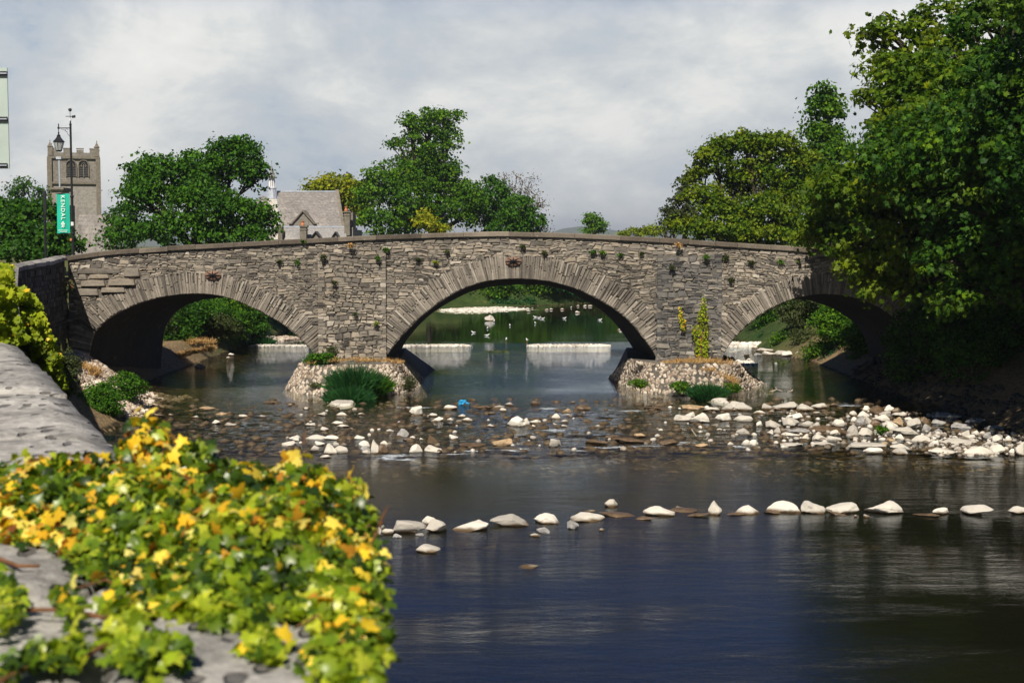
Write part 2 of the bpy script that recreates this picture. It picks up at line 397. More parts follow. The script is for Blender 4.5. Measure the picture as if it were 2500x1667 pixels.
def tree(name, label, Y, blobs, mat='leaf_mid', lsize=0.24, dens=1.0, per=26, subr=0.55, base=None, group=None, tmpl=RH, more=(),
         bias=0.0, trunk_r=0.35, twigs=6, zbase=None, depth=0.85, shell=(0.55, 1.0), cat='tree', under=0.3):
    """blobs: (px, py, rx, ry, dY) measured on the photograph; every blob becomes an ellipsoid of real size at its depth"""
    cs = []
    for b in blobs:
        px, py, rx, ry = b[:4]; dy = b[4] if len(b) > 4 else 0
        Yb = Y + dy; c = at(px, py, Yb); m = mpp(Yb)
        cs.append((c, np.array([rx * m, (rx + ry) * 0.5 * m * depth, ry * m])))
    allc = np.array([c for c, _ in cs])
    for x, y, z, r1, r2 in more: cs.append((np.array([x, y, z], float), np.array([r1, r1, r2], float)))
    bx = allc[:, 0].mean() if base is None else at(base, 600, Y)[0]
    zb = HZ(bx, Y) if zbase is None else zbase
    t = thing(name, label, cat, (bx, Y, zb), group)
    g = Geo(); tw = Geo()
    lowest = min(c[2] - r[2] * 0.5 for c, r in cs)
    fork = np.array([bx, Y, zb + max(0.6, (lowest - zb) * 0.75)])
    mid = (fork + allc.mean(0)) / 2
    h = max(1.5, allc[:, 2].max() - zb)
    tr = trunk_r * h / 12
    tw.tube([(bx, Y, zb - 0.6), (bx + 0.05 * h * .3, Y, (zb + fork[2]) / 2), tuple(fork)], [tr * 1.35, tr, tr * 0.8], 8)
    for c, r in cs:
        area = (r[0] * r[2] + r[0] * r[1] + r[1] * r[2]) * 4.2
        ns = max(6, int(dens * area / (subr * subr * 3.2)))
        sc = clump(g, c, r, ns, per, lsize, subr, tmpl, bias, under=under, shell=shell)
        p0 = Vector(fork); p3 = Vector(c); j = Vector(rng.normal(size=3) * 0.06 * h)
        p1 = p0.lerp(p3, 0.45) + j + Vector((0, 0, 0.03 * h))
        tw.tube([p0, p1, p3], [tr * 0.62, tr * 0.40, tr * 0.16], 6)
        idx = rng.permutation(len(sc))[:twigs]
        for i in idx:
            e = Vector(sc[i]); s0 = p1.lerp(p3, float(rng.uniform(0.2, 1)))
            q = s0.lerp(e, 0.55) + Vector(rng.normal(size=3) * 0.05 * float(r.mean()))
            tw.tube([s0, q, e], [tr * 0.2, tr * 0.12, tr * 0.04], 5)
    g.build('crown', M[mat], t); tw.build('trunk', M['bark'], t, True)
    return t

def bush(name, label, cx, cy, rx, ry, Y, mat='leaf_mid', lsize=0.12, dens=1.0, per=22, subr=0.28, group=None, cat='bush', bias=0, zb=None, tmpl=RH, depth=1.0, lump=3):
    c = at(cx, cy, Y); m = mpp(Y); R = np.array([rx * m, (rx + ry) / 2 * m * depth, ry * m])
    t = thing(name, label, cat, (c[0], c[1], c[2] - R[2] if zb is None else zb), group)
    g = Geo(); tw = Geo()
    for i in range(lump):
        o = rng.normal(size=3) * R * 0.28 if i else np.zeros(3)
        rr = R * (0.95 if i == 0 else rng.uniform(0.5, 0.7))
        area = (rr[0] * rr[2] + rr[0] * rr[1] + rr[1] * rr[2]) * 4.2
        clump(g, c + o, rr, max(5, int(dens * area / (subr * subr * 3.2))), per, lsize, subr, tmpl, bias, under=0.6)
    b0 = Vector((c[0], c[1], c[2] - R[2] * 1.05))
    for i in range(7):
        e = Vector(c + rng.normal(size=3) * R * 0.45); tw.tube([b0, b0.lerp(e, .5) + Vector(rng.normal(size=3) * .05 * R.mean()), e], [0.03, 0.02, 0.008], 5)
    g.build('foliage', M[mat], t); tw.build('stem', M['bark'], t)
    return t

def blades(g, base, n, spread, height, width=0.012, lean=0.5, sy=1.0):
    """grass blades fanning out of a tuft"""
    base = np.array(base, float)
    a = rng.uniform(0, 2 * math.pi, n); r = np.sqrt(rng.random(n))
    B = base + np.stack([np.cos(a) * r * spread, np.sin(a) * r * spread * sy, np.zeros(n)], 1)
    out = np.stack([np.cos(a), np.sin(a), np.zeros(n)], 1) * (r * lean)[:, None] + rng.normal(size=(n, 3)) * 0.22
    hh = height * rng.uniform(0.55, 1.1, n) * (1.0 - 0.35 * r)
    d = unit(out * 0.9 + np.array([0, 0, 1.0]))
    s = unit(np.cross(d, rng.normal(size=(n, 3))))
    w_ = (width * rng.uniform(0.6, 1.4, n))[:, None]
    mid = B + d * (hh * 0.55)[:, None]
    d2 = unit(d + out * 0.8 - np.array([0, 0, 0.25])); tip = mid + d2 * (hh * 0.5)[:, None]
    V = np.stack([B - s * w_, B + s * w_, mid + s * w_ * 0.8, tip, mid - s * w_ * 0.8], 1)
    F = (np.array([[0, 1, 2, 3, 4]])[None] + (np.arange(n) * 5)[:, None, None]).reshape(-1, 5)
    g.add(V.reshape(-1, 3), F, rng.random((n, 3)))

def ico(sub):
    bm = bmesh.new(); bmesh.ops.create_icosphere(bm, subdivisions=sub, radius=1)
    bm.verts.ensure_lookup_table(); v = np.array([p.co[:] for p in bm.verts]); f = np.array([[q.index for q in p.verts] for p in bm.faces]); bm.free(); return v, f
ICO1, ICO2, ICO4 = ico(1), ico(2), ico(4)
def rock_verts(V, seed, cuts=7, rough=0.12):
    """an irregular boulder: a sphere cut by random planes and roughened; unit size, flat-ish bottom"""
    r = np.random.default_rng(seed); V = V.copy()
    for _ in range(cuts):
        d = unit(r.normal(size=3) * np.array([1, 1, 1.15])); lim = r.uniform(0.45, 0.8)
        p = V @ d; o = p > lim; V[o] -= np.outer(p[o] - lim, d) * 0.92
    off = r.uniform(0, 50, 3)
    for i in range(len(V)):
        q = V[i] * 1.6 + off; n = mnoise.noise(q) * rough + mnoise.noise(q * 3.1) * rough * 0.45 + mnoise.noise(q * 7.3) * rough * 0.22
        V[i] *= 1 + n
    V[:, 0] /= np.abs(V[:, 0]).max() * 2; V[:, 1] /= np.abs(V[:, 1]).max() * 2
    V[:, 2] -= V[:, 2].min(); V[:, 2] /= V[:, 2].max()
    V[:, :2] *= (1.2 - 0.45 * V[:, 2:3] ** 1.5)
    return V
def scatter_stones(g, P, Nn, size, flat=0.55, protos=None):
    """many small stones lying on a surface, one mesh"""
    for i in range(len(P)):
        V = protos[i % len(protos)] * 2.0
        s = size * rng.uniform(0.6, 1.35); n = unit(np.array(Nn[i])); a = unit(np.cross(n, rng.normal(size=3))); b = np.cross(n, a)
        sx, sy = s * rng.uniform(.8, 1.3), s * rng.uniform(.7, 1.1)
        Q = P[i] + np.outer(V[:, 0] * sx * .5, a) + np.outer(V[:, 1] * sy * .5, b) + np.outer((V[:, 2] * 0.5 - .5) * s * flat, n)
        g.add(Q, ICO1[1].copy())
PEB = [rock_verts(ICO1[0], 900 + i, 4, 0.1) for i in range(10)]

# ------------------------------------------------------------------ the land
XL = ([-20, 0, 6, 8.6, 18, 40, 47, 50, 55, 60, 64, 75, 90, 122, 138, 150, 165, 185], [1.2, 0.2, -.6, -2.4, -6.3, -13.9, -14.2, -14.3, -14.6, -15.4, -17.1, -17.2, -17.3, -17.0, -10, 1.0, 14, 70])
XR = ([-20, 50, 63, 78, 92, 130, 150, 170, 185], [17.4, 17.4, 16.4, 16.6, 15.2, 17, 30, 80, 140])
def fbm(x, y, s=1.0):
    return (mnoise.noise((x * s, y * s, 3.3)) + 0.5 * mnoise.noise((x * s * 2.1, y * s * 2.1, 8.1)))
def HZ(x, y):
    """height of the land or the river bed at x, y"""
    if y > 186: dL = -30.0 if x < 60 + (y - 186) * 3 else -30; inside = -30.0
    else:
        xl = np.interp(y, *XL); xr = np.interp(y, *XR)
        inside = min(x - xl, xr - x)
    n = fbm(x, y, 0.35)
    if inside > 0:
        dp = np.interp(y, [20, 31, 33.5, 35, 41, 44.5, 50, 55, 58, 65, 86, 90, 94, 100, 135, 150], [1.6, 1.3, .40, 1.3, 1.0, .16, .20, .22, .5, .6, .5, .35, .6, 1.4, 1.4, .5])
        dp = dp * (1 + 0.25 * n)
        if y < 47 and x < wall_x(y) + 2: return WZ(y) - 0.7
        if y > 57 and x < -7 and y < 70: dp *= 0.55
        dp += (dp if y > 57 or y < 44 else 0.05) * 0.0
        dp *= min(1, inside / 1.6) ** 0.8 if inside < 1.6 else 1
        return WZ(y) - max(dp, 0.0) - 0.01 + 0.035 * fbm(x, y, 1.7)
    d = -inside
    left = x < 0
    if left and y < 47: return 4.6 if x < wall_x(y) - 1.0 else -0.6
    if left and y < 64:
        wl = wall_x(y)
        if x < wl - 0.2: return 4.7
        return WZ(y) + min(1.75, 0.1 + d * 0.62) + 0.08 * n
    if y > 120 and (y < 152 and x < 12): # gravel bar then bank
        return min(4.6, 0.15 + d * 0.02 + max(0, d - 6) * 0.4) + 0.04 * n
    hgt = 4.7 * (1 - math.exp(-(d / (4.6 if y < 120 else 14)) ** 1.25))
    if y > 186: hgt = 4.7
    if left and 72 < y < 135: hgt = min(4.7, 0.9 * min(d, 1.2) + max(0, d - 2.2) * 0.75)
    if not left: hgt = min(6.5, 0.62 * d + 0.0) if d < 8 else 5.0 + min(1.5, (d - 8) * 0.1)
    return hgt + 0.12 * n * min(1, d)
WALL = [(-6, 1.2), (3.0, -.1), (6.0, -1.33), (8.6, -2.40), (18, -6.30), (34, -11.9), (50, -17.4), (62.9, -19.75)]
def wall_x(y): return float(np.interp(y, [p[0] for p in WALL], [p[1] for p in WALL]))

def mat_ground():
    m, t, out = newmat('land_and_riverbed'); P = pos(t); sp = t.a('ShaderNodeSeparateXYZ'); t.c(P, sp.inputs[0])
    n = t.noise(P, 0.9, 6, 0.65); n2 = t.noise(P, 7, 5, 0.7)
    grass = t.ramp(n, [(0.3, (0.05, 0.075, 0.02)), (0.55, (0.10, 0.11, 0.035)), (0.72, (0.28, 0.20, 0.09))])
    vor = t.a('ShaderNodeTexVoronoi'); vor.inputs['Scale'].default_value = 3.2; wv_ = t.a('ShaderNodeTexNoise'); wv_.inputs['Scale'].default_value = 1.3; wv_.inputs['Detail'].default_value = 4; t.c(P, wv_.inputs['Vector'])
    va = t.a('ShaderNodeVectorMath', operation='ADD'); t.c(P, va.inputs[0]); vs_ = t.a('ShaderNodeVectorMath', operation='SCALE'); vs_.inputs['Scale'].default_value = 1.6; t.c(wv_.outputs['Color'], vs_.inputs[0]); t.c(vs_.outputs[0], va.inputs[1]); t.c(va.outputs[0], vor.inputs['Vector'])
    vs = t.a('ShaderNodeSeparateColor'); t.c(vor.outputs['Color'], vs.inputs[0])
    bed = t.ramp(vs.outputs[0], [(0.0, (0.04, 0.028, 0.014)), (0.4, (0.13, 0.09, 0.045)), (0.75, (0.24, 0.175, 0.09)), (1.0, (0.38, 0.30, 0.18))])
    bed = t.mix(t.smooth(vor.outputs['Distance'], 0.28, 0.55), bed, (0.02, 0.014, 0.008))
    bed = t.mix(t.smooth(n, 0.38, 0.62), bed, t.mix(0.6, bed, (0.055, 0.042, 0.018)))
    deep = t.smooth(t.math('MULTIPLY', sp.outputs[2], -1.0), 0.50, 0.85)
    bed = t.mix(deep, bed, (0.012, 0.014, 0.010))  # light lost in deep water is put into the bed colour
    soil = t.ramp(n2, [(0.3, (0.10, 0.075, 0.045)), (0.7, (0.34, 0.24, 0.13))])
    far = t.smooth(sp.outputs[1], 76, 90)
    soil = t.mix(far, soil, t.ramp(n, [(0.35, (0.025, 0.045, 0.012)), (0.58, (0.045, 0.075, 0.018)), (0.75, (0.16, 0.12, 0.055))]))
    c = t.mix(t.smooth(sp.outputs[2], 1.0, 2.4), soil, grass)
    c = t.mix(t.smooth(sp.outputs[2], 0.0, 0.10), bed, c)
    h = t.math('ADD', n2, t.math('MULTIPLY', vor.outputs['Distance'], -0.6))
    bsdf(t, out, c, 0.9, 0.15, h, 0.8, 0.08); return m
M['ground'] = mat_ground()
def axis(segs):
    out = []
    for a, b, st in segs: out += list(np.arange(a, b, st))
    return np.array(out + [segs[-1][1]])
def grid(name, xs, ys, f, mat, smooth=True):
    X, Y = np.meshgrid(xs, ys); Z = np.array([[f(x, y) for x in xs] for y in ys])
    V = np.stack([X, Y, Z], -1).reshape(-1, 3); nx = len(xs); ny = len(ys)
    i = (np.arange(ny - 1)[:, None] * nx + np.arange(nx - 1)[None]).ravel()
    F = np.stack([i, i + 1, i + nx + 1, i + nx], 1)
    g = Geo(); g.add(V, F, rng.random((len(F), 3)))
    return g.build(name, mat, None, smooth)
gx = axis([(-6500, -600, 700), (-600, -100, 50), (-100, -30, 6), (-30, -20, 1.2), (-20, -12, .35), (-12, 14, .55), (14, 26, .4), (26, 60, 3), (60, 200, 12), (200, 600, 50), (600, 6500, 700)])
gy = axis([(-60, 0, 6), (0, 40, 1.2), (40, 100, .5), (100, 190, 1.6), (190, 400, 15), (400, 1500, 100), (1500, 9000, 700)])
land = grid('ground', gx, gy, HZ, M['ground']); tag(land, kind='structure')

# hills on the skyline
def mat_hill():
    m, t, out = newmat('far_hillside'); P = pos(t)
    c = t.ramp(t.noise(P, 0.004, 5, 0.6), [(0.35, (0.05, 0.075, 0.04)), (0.65, (0.11, 0.13, 0.06))])
    bsdf(t, out, c, 0.95, 0.1); return m
M['hill'] = mat_hill()
def hill(px0, px1, prof, Y, name='hill'):
    """a ridge with slopes towards and away from the river: prof = [(px, py), ...] is its crest"""
    g = Geo(); xs = np.linspace(px0, px1, 60); py = np.interp(xs, [p[0] for p in prof], [p[1] for p in prof])
    rows = []
    for k, (fr, dy) in enumerate([(0.0, -1500), (0.35, -900), (0.72, -400), (1.0, 0), (0.6, 500), (0.0, 1400)]):
        r = []
        for a, b in zip(xs, py):
            c = at(a, b, Y); zz = 4 + (c[2] - 4) * fr * (1 + 0.02 * fbm(a * .02, k)); r.append((c[0], Y + dy, zz + (12 * fbm(a * 0.03, k * 1.7) if 0 < fr < 1 else 0)))
        rows.append(r)
    n = len(xs); V = [p for r in rows for p in r]
    F = [(k * n + i, k * n + i + 1, (k + 1) * n + i + 1, (k + 1) * n + i) for k in range(5) for i in range(n - 1)]
    g.add(V, np.array(F)); o = g.build(name, M['hill'], None, True); return tag(o, kind='structure')
hill(1150, 1560, [(1150, 575), (1345, 567), (1375, 558), (1420, 552), (1455, 556), (1500, 562), (1525, 574)], 5200)
hill(1440, 1800, [(1440, 575), (1530, 566), (1560, 558), (1590, 553), (1640, 548), (1800, 560)], 6600)
hill(-300, 1250, [(-300, 560), (300, 572), (700, 568), (1100, 575), (1250, 577)], 6000)
hill(1700, 3300, [(1700, 566), (2200, 560), (2700, 568), (3300, 575)], 6200)

# ------------------------------------------------------------------ the river
FOAM = [(990, 1122, .5, .25), (960, 1112, .7, .5), (945, 1118, .5, .3), (1250, 1100, .5, .2), (1270, 1095, .5, .3), (1460, 1092, .9, .18), (1520, 1090, 1.0, .18), (1580, 1088, 1.0, .16), (1640, 1084, .9, .16), (1670, 1080, .6, .2),
        (1415, 1100, .6, .2), (1540, 1003, .8, .35), (1340, 997, .6, .4), (1000, 994, .9, .3), (1030, 995, .6, .25), (1160, 1100, .8, .15), (1120, 1108, .9, .12), (1350, 1050, .7, .35), (1380, 1012, .5, .3), (1800, 1090, .5, .2), (2070, 990, .8, .3),
        (1100, 885 + 0, .01, .01)]
def mat_water():
    m, t, out = newmat('river_water'); P = pos(t); sp = t.a('ShaderNodeSeparateXYZ'); t.c(P, sp.inputs[0]); y = sp.outputs[1]
    # wave height: calm pool above the weirs, broken water on the rapids, light ripples below
    a = t.noise(t.mapping(P, scale=(0.45, 1.3, 1)), 2.4, 6, 0.62, 0.5)
    b = t.noise(t.mapping(P, scale=(0.8, 1.9, 1)), 13.0, 4, 0.65)
    cc = t.noise(t.mapping(P, scale=(0.35, 1.0, 1)), 0.8, 3, 0.5)
    hgt = t.math('ADD', t.math('MULTIPLY', a, 1.0), t.math('ADD', t.math('MULTIPLY', b, 0.28), t.math('MULTIPLY', cc, 1.2)))
    gust = t.smooth(t.noise(t.mapping(P, scale=(0.5, 1, 1), loc=(2, 5, 0)), 0.13, 4, 0.6, 0.4), 0.40, 0.62)
    zone = t.a('ShaderNodeValToRGB'); cr = zone.color_ramp
    st = [(0.0, .38), (0.16, .36), (0.20, .26), (0.235, .38), (0.29, .40), (0.30, .34), (0.36, .30), (0.385, .75), (0.44, .6), (0.465, .25), (0.475, .04), (0.75, .035), (1.0, .08)]
    while len(cr.elements) < len(st): cr.elements.new(.5)
    for e, (p_, v) in zip(cr.elements, st): e.position = p_; e.color = (v, v, v, 1)
    t.c(t.math('DIVIDE', y, 200.0), zone.inputs[0])
    zs = t.a('ShaderNodeSeparateColor'); t.c(zone.outputs[0], zs.inputs[0])
    amp = t.math('MULTIPLY', zs.outputs[0], t.math('ADD', 0.45, t.math('MULTIPLY', gust, 0.9)))
    bp = t.a('ShaderNodeBump'); bp.inputs['Distance'].default_value = 0.062; t.c(hgt, bp.inputs['Height']); t.c(amp, bp.inputs['Strength'])
    fr = t.a('ShaderNodeFresnel'); fr.inputs[0].default_value = 1.33; t.c(bp.outputs[0], fr.inputs['Normal'])
    gl = t.a('ShaderNodeBsdfGlossy'); gl.inputs['Roughness'].default_value = 0.02; t.c(bp.outputs[0], gl.inputs['Normal'])
    gl.inputs['Color'].default_value = (0.86, 0.92, 1.0, 1)
    tr = t.a('ShaderNodeBsdfTransparent'); tr.inputs[0].default_value = (0.74, 0.72, 0.60, 1)
    mx = t.a('ShaderNodeMixShader'); t.c(t.math('MULTIPLY', fr.outputs[0], 1.0, True), mx.inputs[0]); t.c(tr.outputs[0], mx.inputs[1]); t.c(gl.outputs[0], mx.inputs[2])
    at_ = t.a('ShaderNodeAttribute', attribute_name='foam')
    f = t.math('MULTIPLY', t.smooth(t.math('ADD', at_.outputs['Fac'], t.math('MULTIPLY', t.math('SUBTRACT', t.noise(t.mapping(P, scale=(.6, 1, 1)), 9, 6, 0.8), 0.5), 2.4)), 0.55, 1.1), 0.75)
    fo = t.a('ShaderNodeBsdfDiffuse'); fo.inputs[0].default_value = (0.6, 0.66, 0.72, 1)
    mf = t.a('ShaderNodeMixShader'); t.c(f, mf.inputs[0]); t.c(mx.outputs[0], mf.inputs[1]); t.c(fo.outputs[0], mf.inputs[2])
    t.c(mf.outputs[0], out.inputs[0]); return m
M['water'] = mat_water()
def wsurf(x, y):
    z = WZ(y + .55 * mnoise.noise((x * .9, 0, 5.5)) + .25 * mnoise.noise((x * 2.7, 1, 5.5)))
    k = float(np.interp(y, [42, 45, 54, 57], [0, 1, 1, 0]))
    if k > 0: z += k * (0.034 * mnoise.noise((x * 1.1, y * 2.6, 1.1)) + 0.018 * mnoise.noise((x * 3.1, y * 6, 2.1)))
    return z
wx = axis([(-42, -20, 2), (-20, 20, .14), (20, 160, 5)]); wy = axis([(-6, 33, 1.5), (33, 35, .2), (35, 43, 1), (43, 57, .12), (57, 190, 3)])
water = grid('water', wx, wy, wsurf, M['water']); tag(water, kind='structure')
fa = water.data.attributes.new('foam', 'FLOAT', 'POINT'); nv = len(water.data.vertices); co = np.empty(nv * 3); water.data.vertices.foreach_get('co', co); co = co.reshape(-1, 3)
fv = np.zeros(nv)
for px, py, rx, ry in FOAM:
    c = onwater(px, py); fv = np.maximum(fv, np.exp(-(((co[:, 0] - c[0]) / rx) ** 2 + ((co[:, 1] - c[1]) / ry) ** 2)))
fa.data.foreach_set('value', fv)
# ------------------------------------------------------------------ the bridge
YF, YB = 63.0, 71.0
def S(px, py, Y=YF): p = at(px, py, Y); return float(p[0]), float(p[2])
def smooth_line(pts, Y, n=160):
    P = np.array([S(a, b, Y) for a, b in pts]); d = np.r_[0, np.cumsum(np.hypot(*np.diff(P, axis=0).T))]
    t = np.linspace(0, d[-1], n); Q = np.stack([np.interp(t, d, P[:, 0]), np.interp(t, d, P[:, 1])], 1)
    for _ in range(14): Q[1:-1] = (Q[:-2] + 2 * Q[1:-1] + Q[2:]) / 4
    return Q
ARCH = [
 dict(f=[(214, 905), (218, 860), (224, 830), (231, 809), (268, 774), (325, 745), (383, 726), (440, 717), (490, 715), (530, 719), (574, 731), (631, 757), (689, 789), (727, 819), (769, 864), (790, 905)],
      b=[(392, 905), (396, 850), (402, 800), (425, 764), (460, 742), (500, 730), (560, 725), (640, 733), (700, 753), (760, 790), (805, 830), (832, 905)], th=.96),
 dict(f=[(925, 912), (937, 880), (960, 843), (989, 810), (1019, 780), (1049, 755), (1079, 733), (1113, 712), (1153, 695), (1198, 683), (1250, 679), (1290, 680), (1332, 684), (1377, 694), (1421, 710), (1466, 733), (1511, 760), (1541, 787), (1570, 822), (1600, 864), (1616, 912)],
      b=[(962, 912), (983, 843), (1019, 797), (1052, 766), (1097, 737), (1147, 712), (1198, 699), (1250, 695), (1290, 694), (1332, 696), (1377, 706), (1421, 728), (1466, 754), (1502, 789), (1534, 831), (1552, 862), (1566, 912)], th=1.05),
 dict(f=[(1752, 905), (1768, 860), (1783, 834), (1829, 789), (1860, 765), (1896, 745), (1941, 726), (1999, 716), (2060, 719), (2115, 733), (2160, 755), (2200, 790), (2228, 835), (2240, 905)],
      b=[(1700, 905), (1725, 830), (1760, 790), (1800, 757), (1850, 735), (1915, 727), (1980, 733), (2040, 755), (2090, 790), (2115, 830), (2128, 905)], th=.94)]
for A in ARCH: A['F'] = smooth_line(A['f'], YF); A['B'] = smooth_line(A['b'], YB)
TOPL = smooth_line([(150, 627), (168, 624), (268, 611), (459, 598), (689, 586), (900, 575), (1100, 568), (1240, 565.5), (1400, 570), (1600, 580), (1950, 603), (2240, 632), (2330, 640)], YF, 300)
def topz(x): return float(np.interp(x, TOPL[:, 0], TOPL[:, 1]))
CT = 0.20                                             # coping thickness
BX0, BX1 = S(166, 640)[0], S(2320, 640)[0]
bridge = thing('stone_bridge', 'old grey rubble stone bridge with three arches crossing the river', 'bridge', (0, YF, 0))
def wallpiece(g, y0, y1, zt, zb=-0.8):
    """solid masonry between the arches, front plane y0 and back plane y1, drawn as strips"""
    xs = [BX0]; segs = []
    cur = BX0
    for A in ARCH:
        segs.append(('w', cur, A['F'][0, 0])); segs.append(('a', A)); cur = A['F'][-1, 0]
    segs.append(('w', cur, BX1))
    for s in segs:
        if s[0] == 'w':
            X = np.linspace(s[1], s[2], 8)
            V = []
            for x in X: V += [(x, y0, zb), (x, y0, zt(x)), (x, y1, zt(x)), (x, y1, zb)]
            F = [(4 * i + j, 4 * i + 4 + j, 4 * i + 5 + j, 4 * i + 1 + j) for i in range(7) for j in range(3)]
            g.add(V, np.array(F))
            g.add([V[0], V[1], V[2], V[3]], np.array([[0, 1, 2, 3]])); g.add(V[-4:], np.array([[0, 1, 2, 3]]))
        else:
            Fp, Bp = s[1]['F'], s[1]['B']; n = len(Fp)
            xb = np.interp(np.linspace(0, 1, n), np.linspace(0, 1, len(Bp)), Bp[:, 0])
            V = []
            for i in range(n):
                zb_ = float(Bp[i, 1]); x = Fp[i, 0]
                V += [(x, y0, Fp[i, 1]), (x, y0, zt(x)), (x, y1, zt(x)), (Bp[i, 0], y1, zb_)]
            F = [(4 * i + j, 4 * i + 4 + j, 4 * i + 5 + j, 4 * i + 1 + j) for i in range(n - 1) for j in range(2)]
            g.add(V, np.array(F))
            # soffit, in several slices so the stone courses can catch light
            SL = 6; VV = []
            for k in range(SL + 1):
                f = k / SL
                for i in range(n): VV.append((Fp[i, 0] * (1 - f) + Bp[i, 0] * f, y0 * (1 - f) + y1 * f, Fp[i, 1] * (1 - f) + Bp[i, 1] * f))
            FF = [(k * n + i, k * n + i + 1, (k + 1) * n + i + 1, (k + 1) * n + i) for k in range(SL) for i in range(n - 1)]
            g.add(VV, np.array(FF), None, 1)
            # back face above the arch
            VB = []
            for i in range(n): VB += [(Bp[i, 0], y1, float(Bp[i, 1])), (Fp[i, 0], y1, zt(Fp[i, 0]))]
            g.add(VB, np.array([(2 * i, 2 * i + 1, 2 * i + 3, 2 * i + 2) for i in range(n - 1)]))
g = Geo(); wallpiece(g, YF, YB, lambda x: topz(x) - 1.05)
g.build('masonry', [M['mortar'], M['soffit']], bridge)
def strip_wall(g, x0, x1, y0, y1, z0f, z1f, n=60):
    X = np.linspace(x0, x1, n); V = []
    for x in X: V += [(x, y0, z0f(x)), (x, y0, z1f(x)), (x, y1, z1f(x)), (x, y1, z0f(x))]
    F = [(4 * i + j, 4 * i + 4 + j, 4 * i + 4 + (j + 1) % 4, 4 * i + (j + 1) % 4) for i in range(n - 1) for j in range(4)]
    F += [(0, 1, 2, 3), (4 * n - 1, 4 * n - 2, 4 * n - 3, 4 * n - 4)]
    g.add(V, np.array(F))
g = Geo(); strip_wall(g, BX0, BX1, YF, YF + .45, lambda x: topz(x) - 1.06, lambda x: topz(x) - CT)
strip_wall(g, BX0, BX1, YB - .45, YB, lambda x: topz(x) - 1.06, lambda x: topz(x) - CT)
g.build('parapet', M['mortar'], bridge)
g = Geo(); strip_wall(g, BX0, BX1, YF + .46, YB - .46, lambda x: topz(x) - 1.3, lambda x: topz(x) - 1.045)
g.build('roadway', mat_simple('asphalt', (0.05, 0.05, 0.05), 0.9, 0.2, 0.2, 20), bridge)

def stone(g, pts, y, p, rnd, ins=0.2, gap=0.007):
    """one face stone: outline pts (x,z) anticlockwise, standing p proud of plane y, edges chamfered"""
    P = np.array(pts); c = P.mean(0); n = len(P)
    O = c + (P - c) * (1 - gap / max(0.05, np.abs(P - c).max(0).min()))
    mi = min(np.ptp(P[:, 0]), np.ptp(P[:, 1])); k = ins * mi
    d = P - c; L = np.linalg.norm(d, axis=1, keepdims=True)
    I = O - d / L * k * 0.7
    tilt = rng.normal(0, 0.014, 2) / max(.08, mi)
    yo = np.full(n, y + 0.02); yi = y - p - np.clip((I - c) @ tilt * mi, -0.03, 0.03) + rng.normal(0, 0.006, n)
    V = [(O[i, 0], yo[i], O[i, 1]) for i in range(n)] + [(I[i, 0], yi[i], I[i, 1]) for i in range(n)] + [(c[0], y - p - 0.006, c[1])]
    F = [(i, (i + 1) % n, n + (i + 1) % n, n + i) for i in range(n)] 
    g.add(V, np.array(F), rnd); g.v[-1] = np.array(V, float)
    # face fan
    g.f.append(np.array([(n + i, n + (i + 1) % n, 2 * n) for i in range(n)]) + g.n - (2 * n + 1)); g._r(rnd, n); g.m.append(np.full(n, 0))
def warp(x, z):
    a = mnoise.noise((x * 0.45, z * 0.9, 1.0)); b = mnoise.noise((x * 2.3, z * 3.5, 7.0)); c = mnoise.noise((x * 2.3, z * 3.5, 17.0))
    return x + 0.08 * c, z + 0.22 * a + 0.06 * b
def rubble(g, x0, x1, z0, z1, y, inside, hr=(0.065, 0.175), wr=(1.5, 4.2), proud=(0.01, 0.06), big=0.05, sub=0.3):
    z = z0
    while z < z1:
        h = rng.uniform(*hr)
        x = x0 - rng.uniform(0, 0.3)
        while x < x1:
            w_ = min(h * rng.uniform(*wr), 0.62) if h > .1 else rng.uniform(0.14, 0.45)
            parts = [(z, h)] if rng.random() > sub or h < 0.11 else [(z, h * 0.5), (z + h * 0.5, h * 0.5)]
            for zz, hh in parts:
                cx, cz = warp(x + w_ / 2, zz + hh / 2)
                if not inside(cx, cz, w_ / 2, hh / 2): continue
                j = lambda: rng.normal(0, 0.022)
                raw = [(x, zz), (x + w_ * .5, zz), (x + w_, zz), (x + w_, zz + hh), (x + w_ * .5, zz + hh), (x, zz + hh)]
                pts = []
                for a, b in raw:
                    u, v = warp(a, b); pts.append((u + j(), v + j() * .7))
                r = np.array([np.clip(rng.beta(2.2, 2.0), 0, 1), rng.random(), rng.random()])
                stone(g, pts, y, rng.uniform(*proud), r)
            x += w_
        z += h
def in_ext(A, x, z, m=0.0):
    F = A['F']; 
    if x < F[0, 0] - A['th'] or x > F[-1, 0] + A['th']: return False
    d = np.hypot(F[:, 0] - x, F[:, 1] - z).min()
    if d < A['th'] - m: return True
    if F[0, 0] < x < F[-1, 0] and z < np.interp(x, F[:, 0], F[:, 1]): return True
    return False
PIL = [(S(779, 700)[0], S(941, 700)[0]), (S(1606, 700)[0], S(1759, 700)[0])]
def face_in(x, z, hw, hh):
    if z + hh * 0.6 > topz(x) - CT or x - hw * .5 < BX0 or z < 1.0: return False
    for a, b in PIL:
        if a < x < b and z < 6.0: return False
    return not any(in_ext(A, x, z, 0.10) for A in ARCH)
g = Geo(); rubble(g, BX0, BX1, 1.0, 7.2, YF, face_in)
g.build('rubble_face', M['rubble'], bridge)
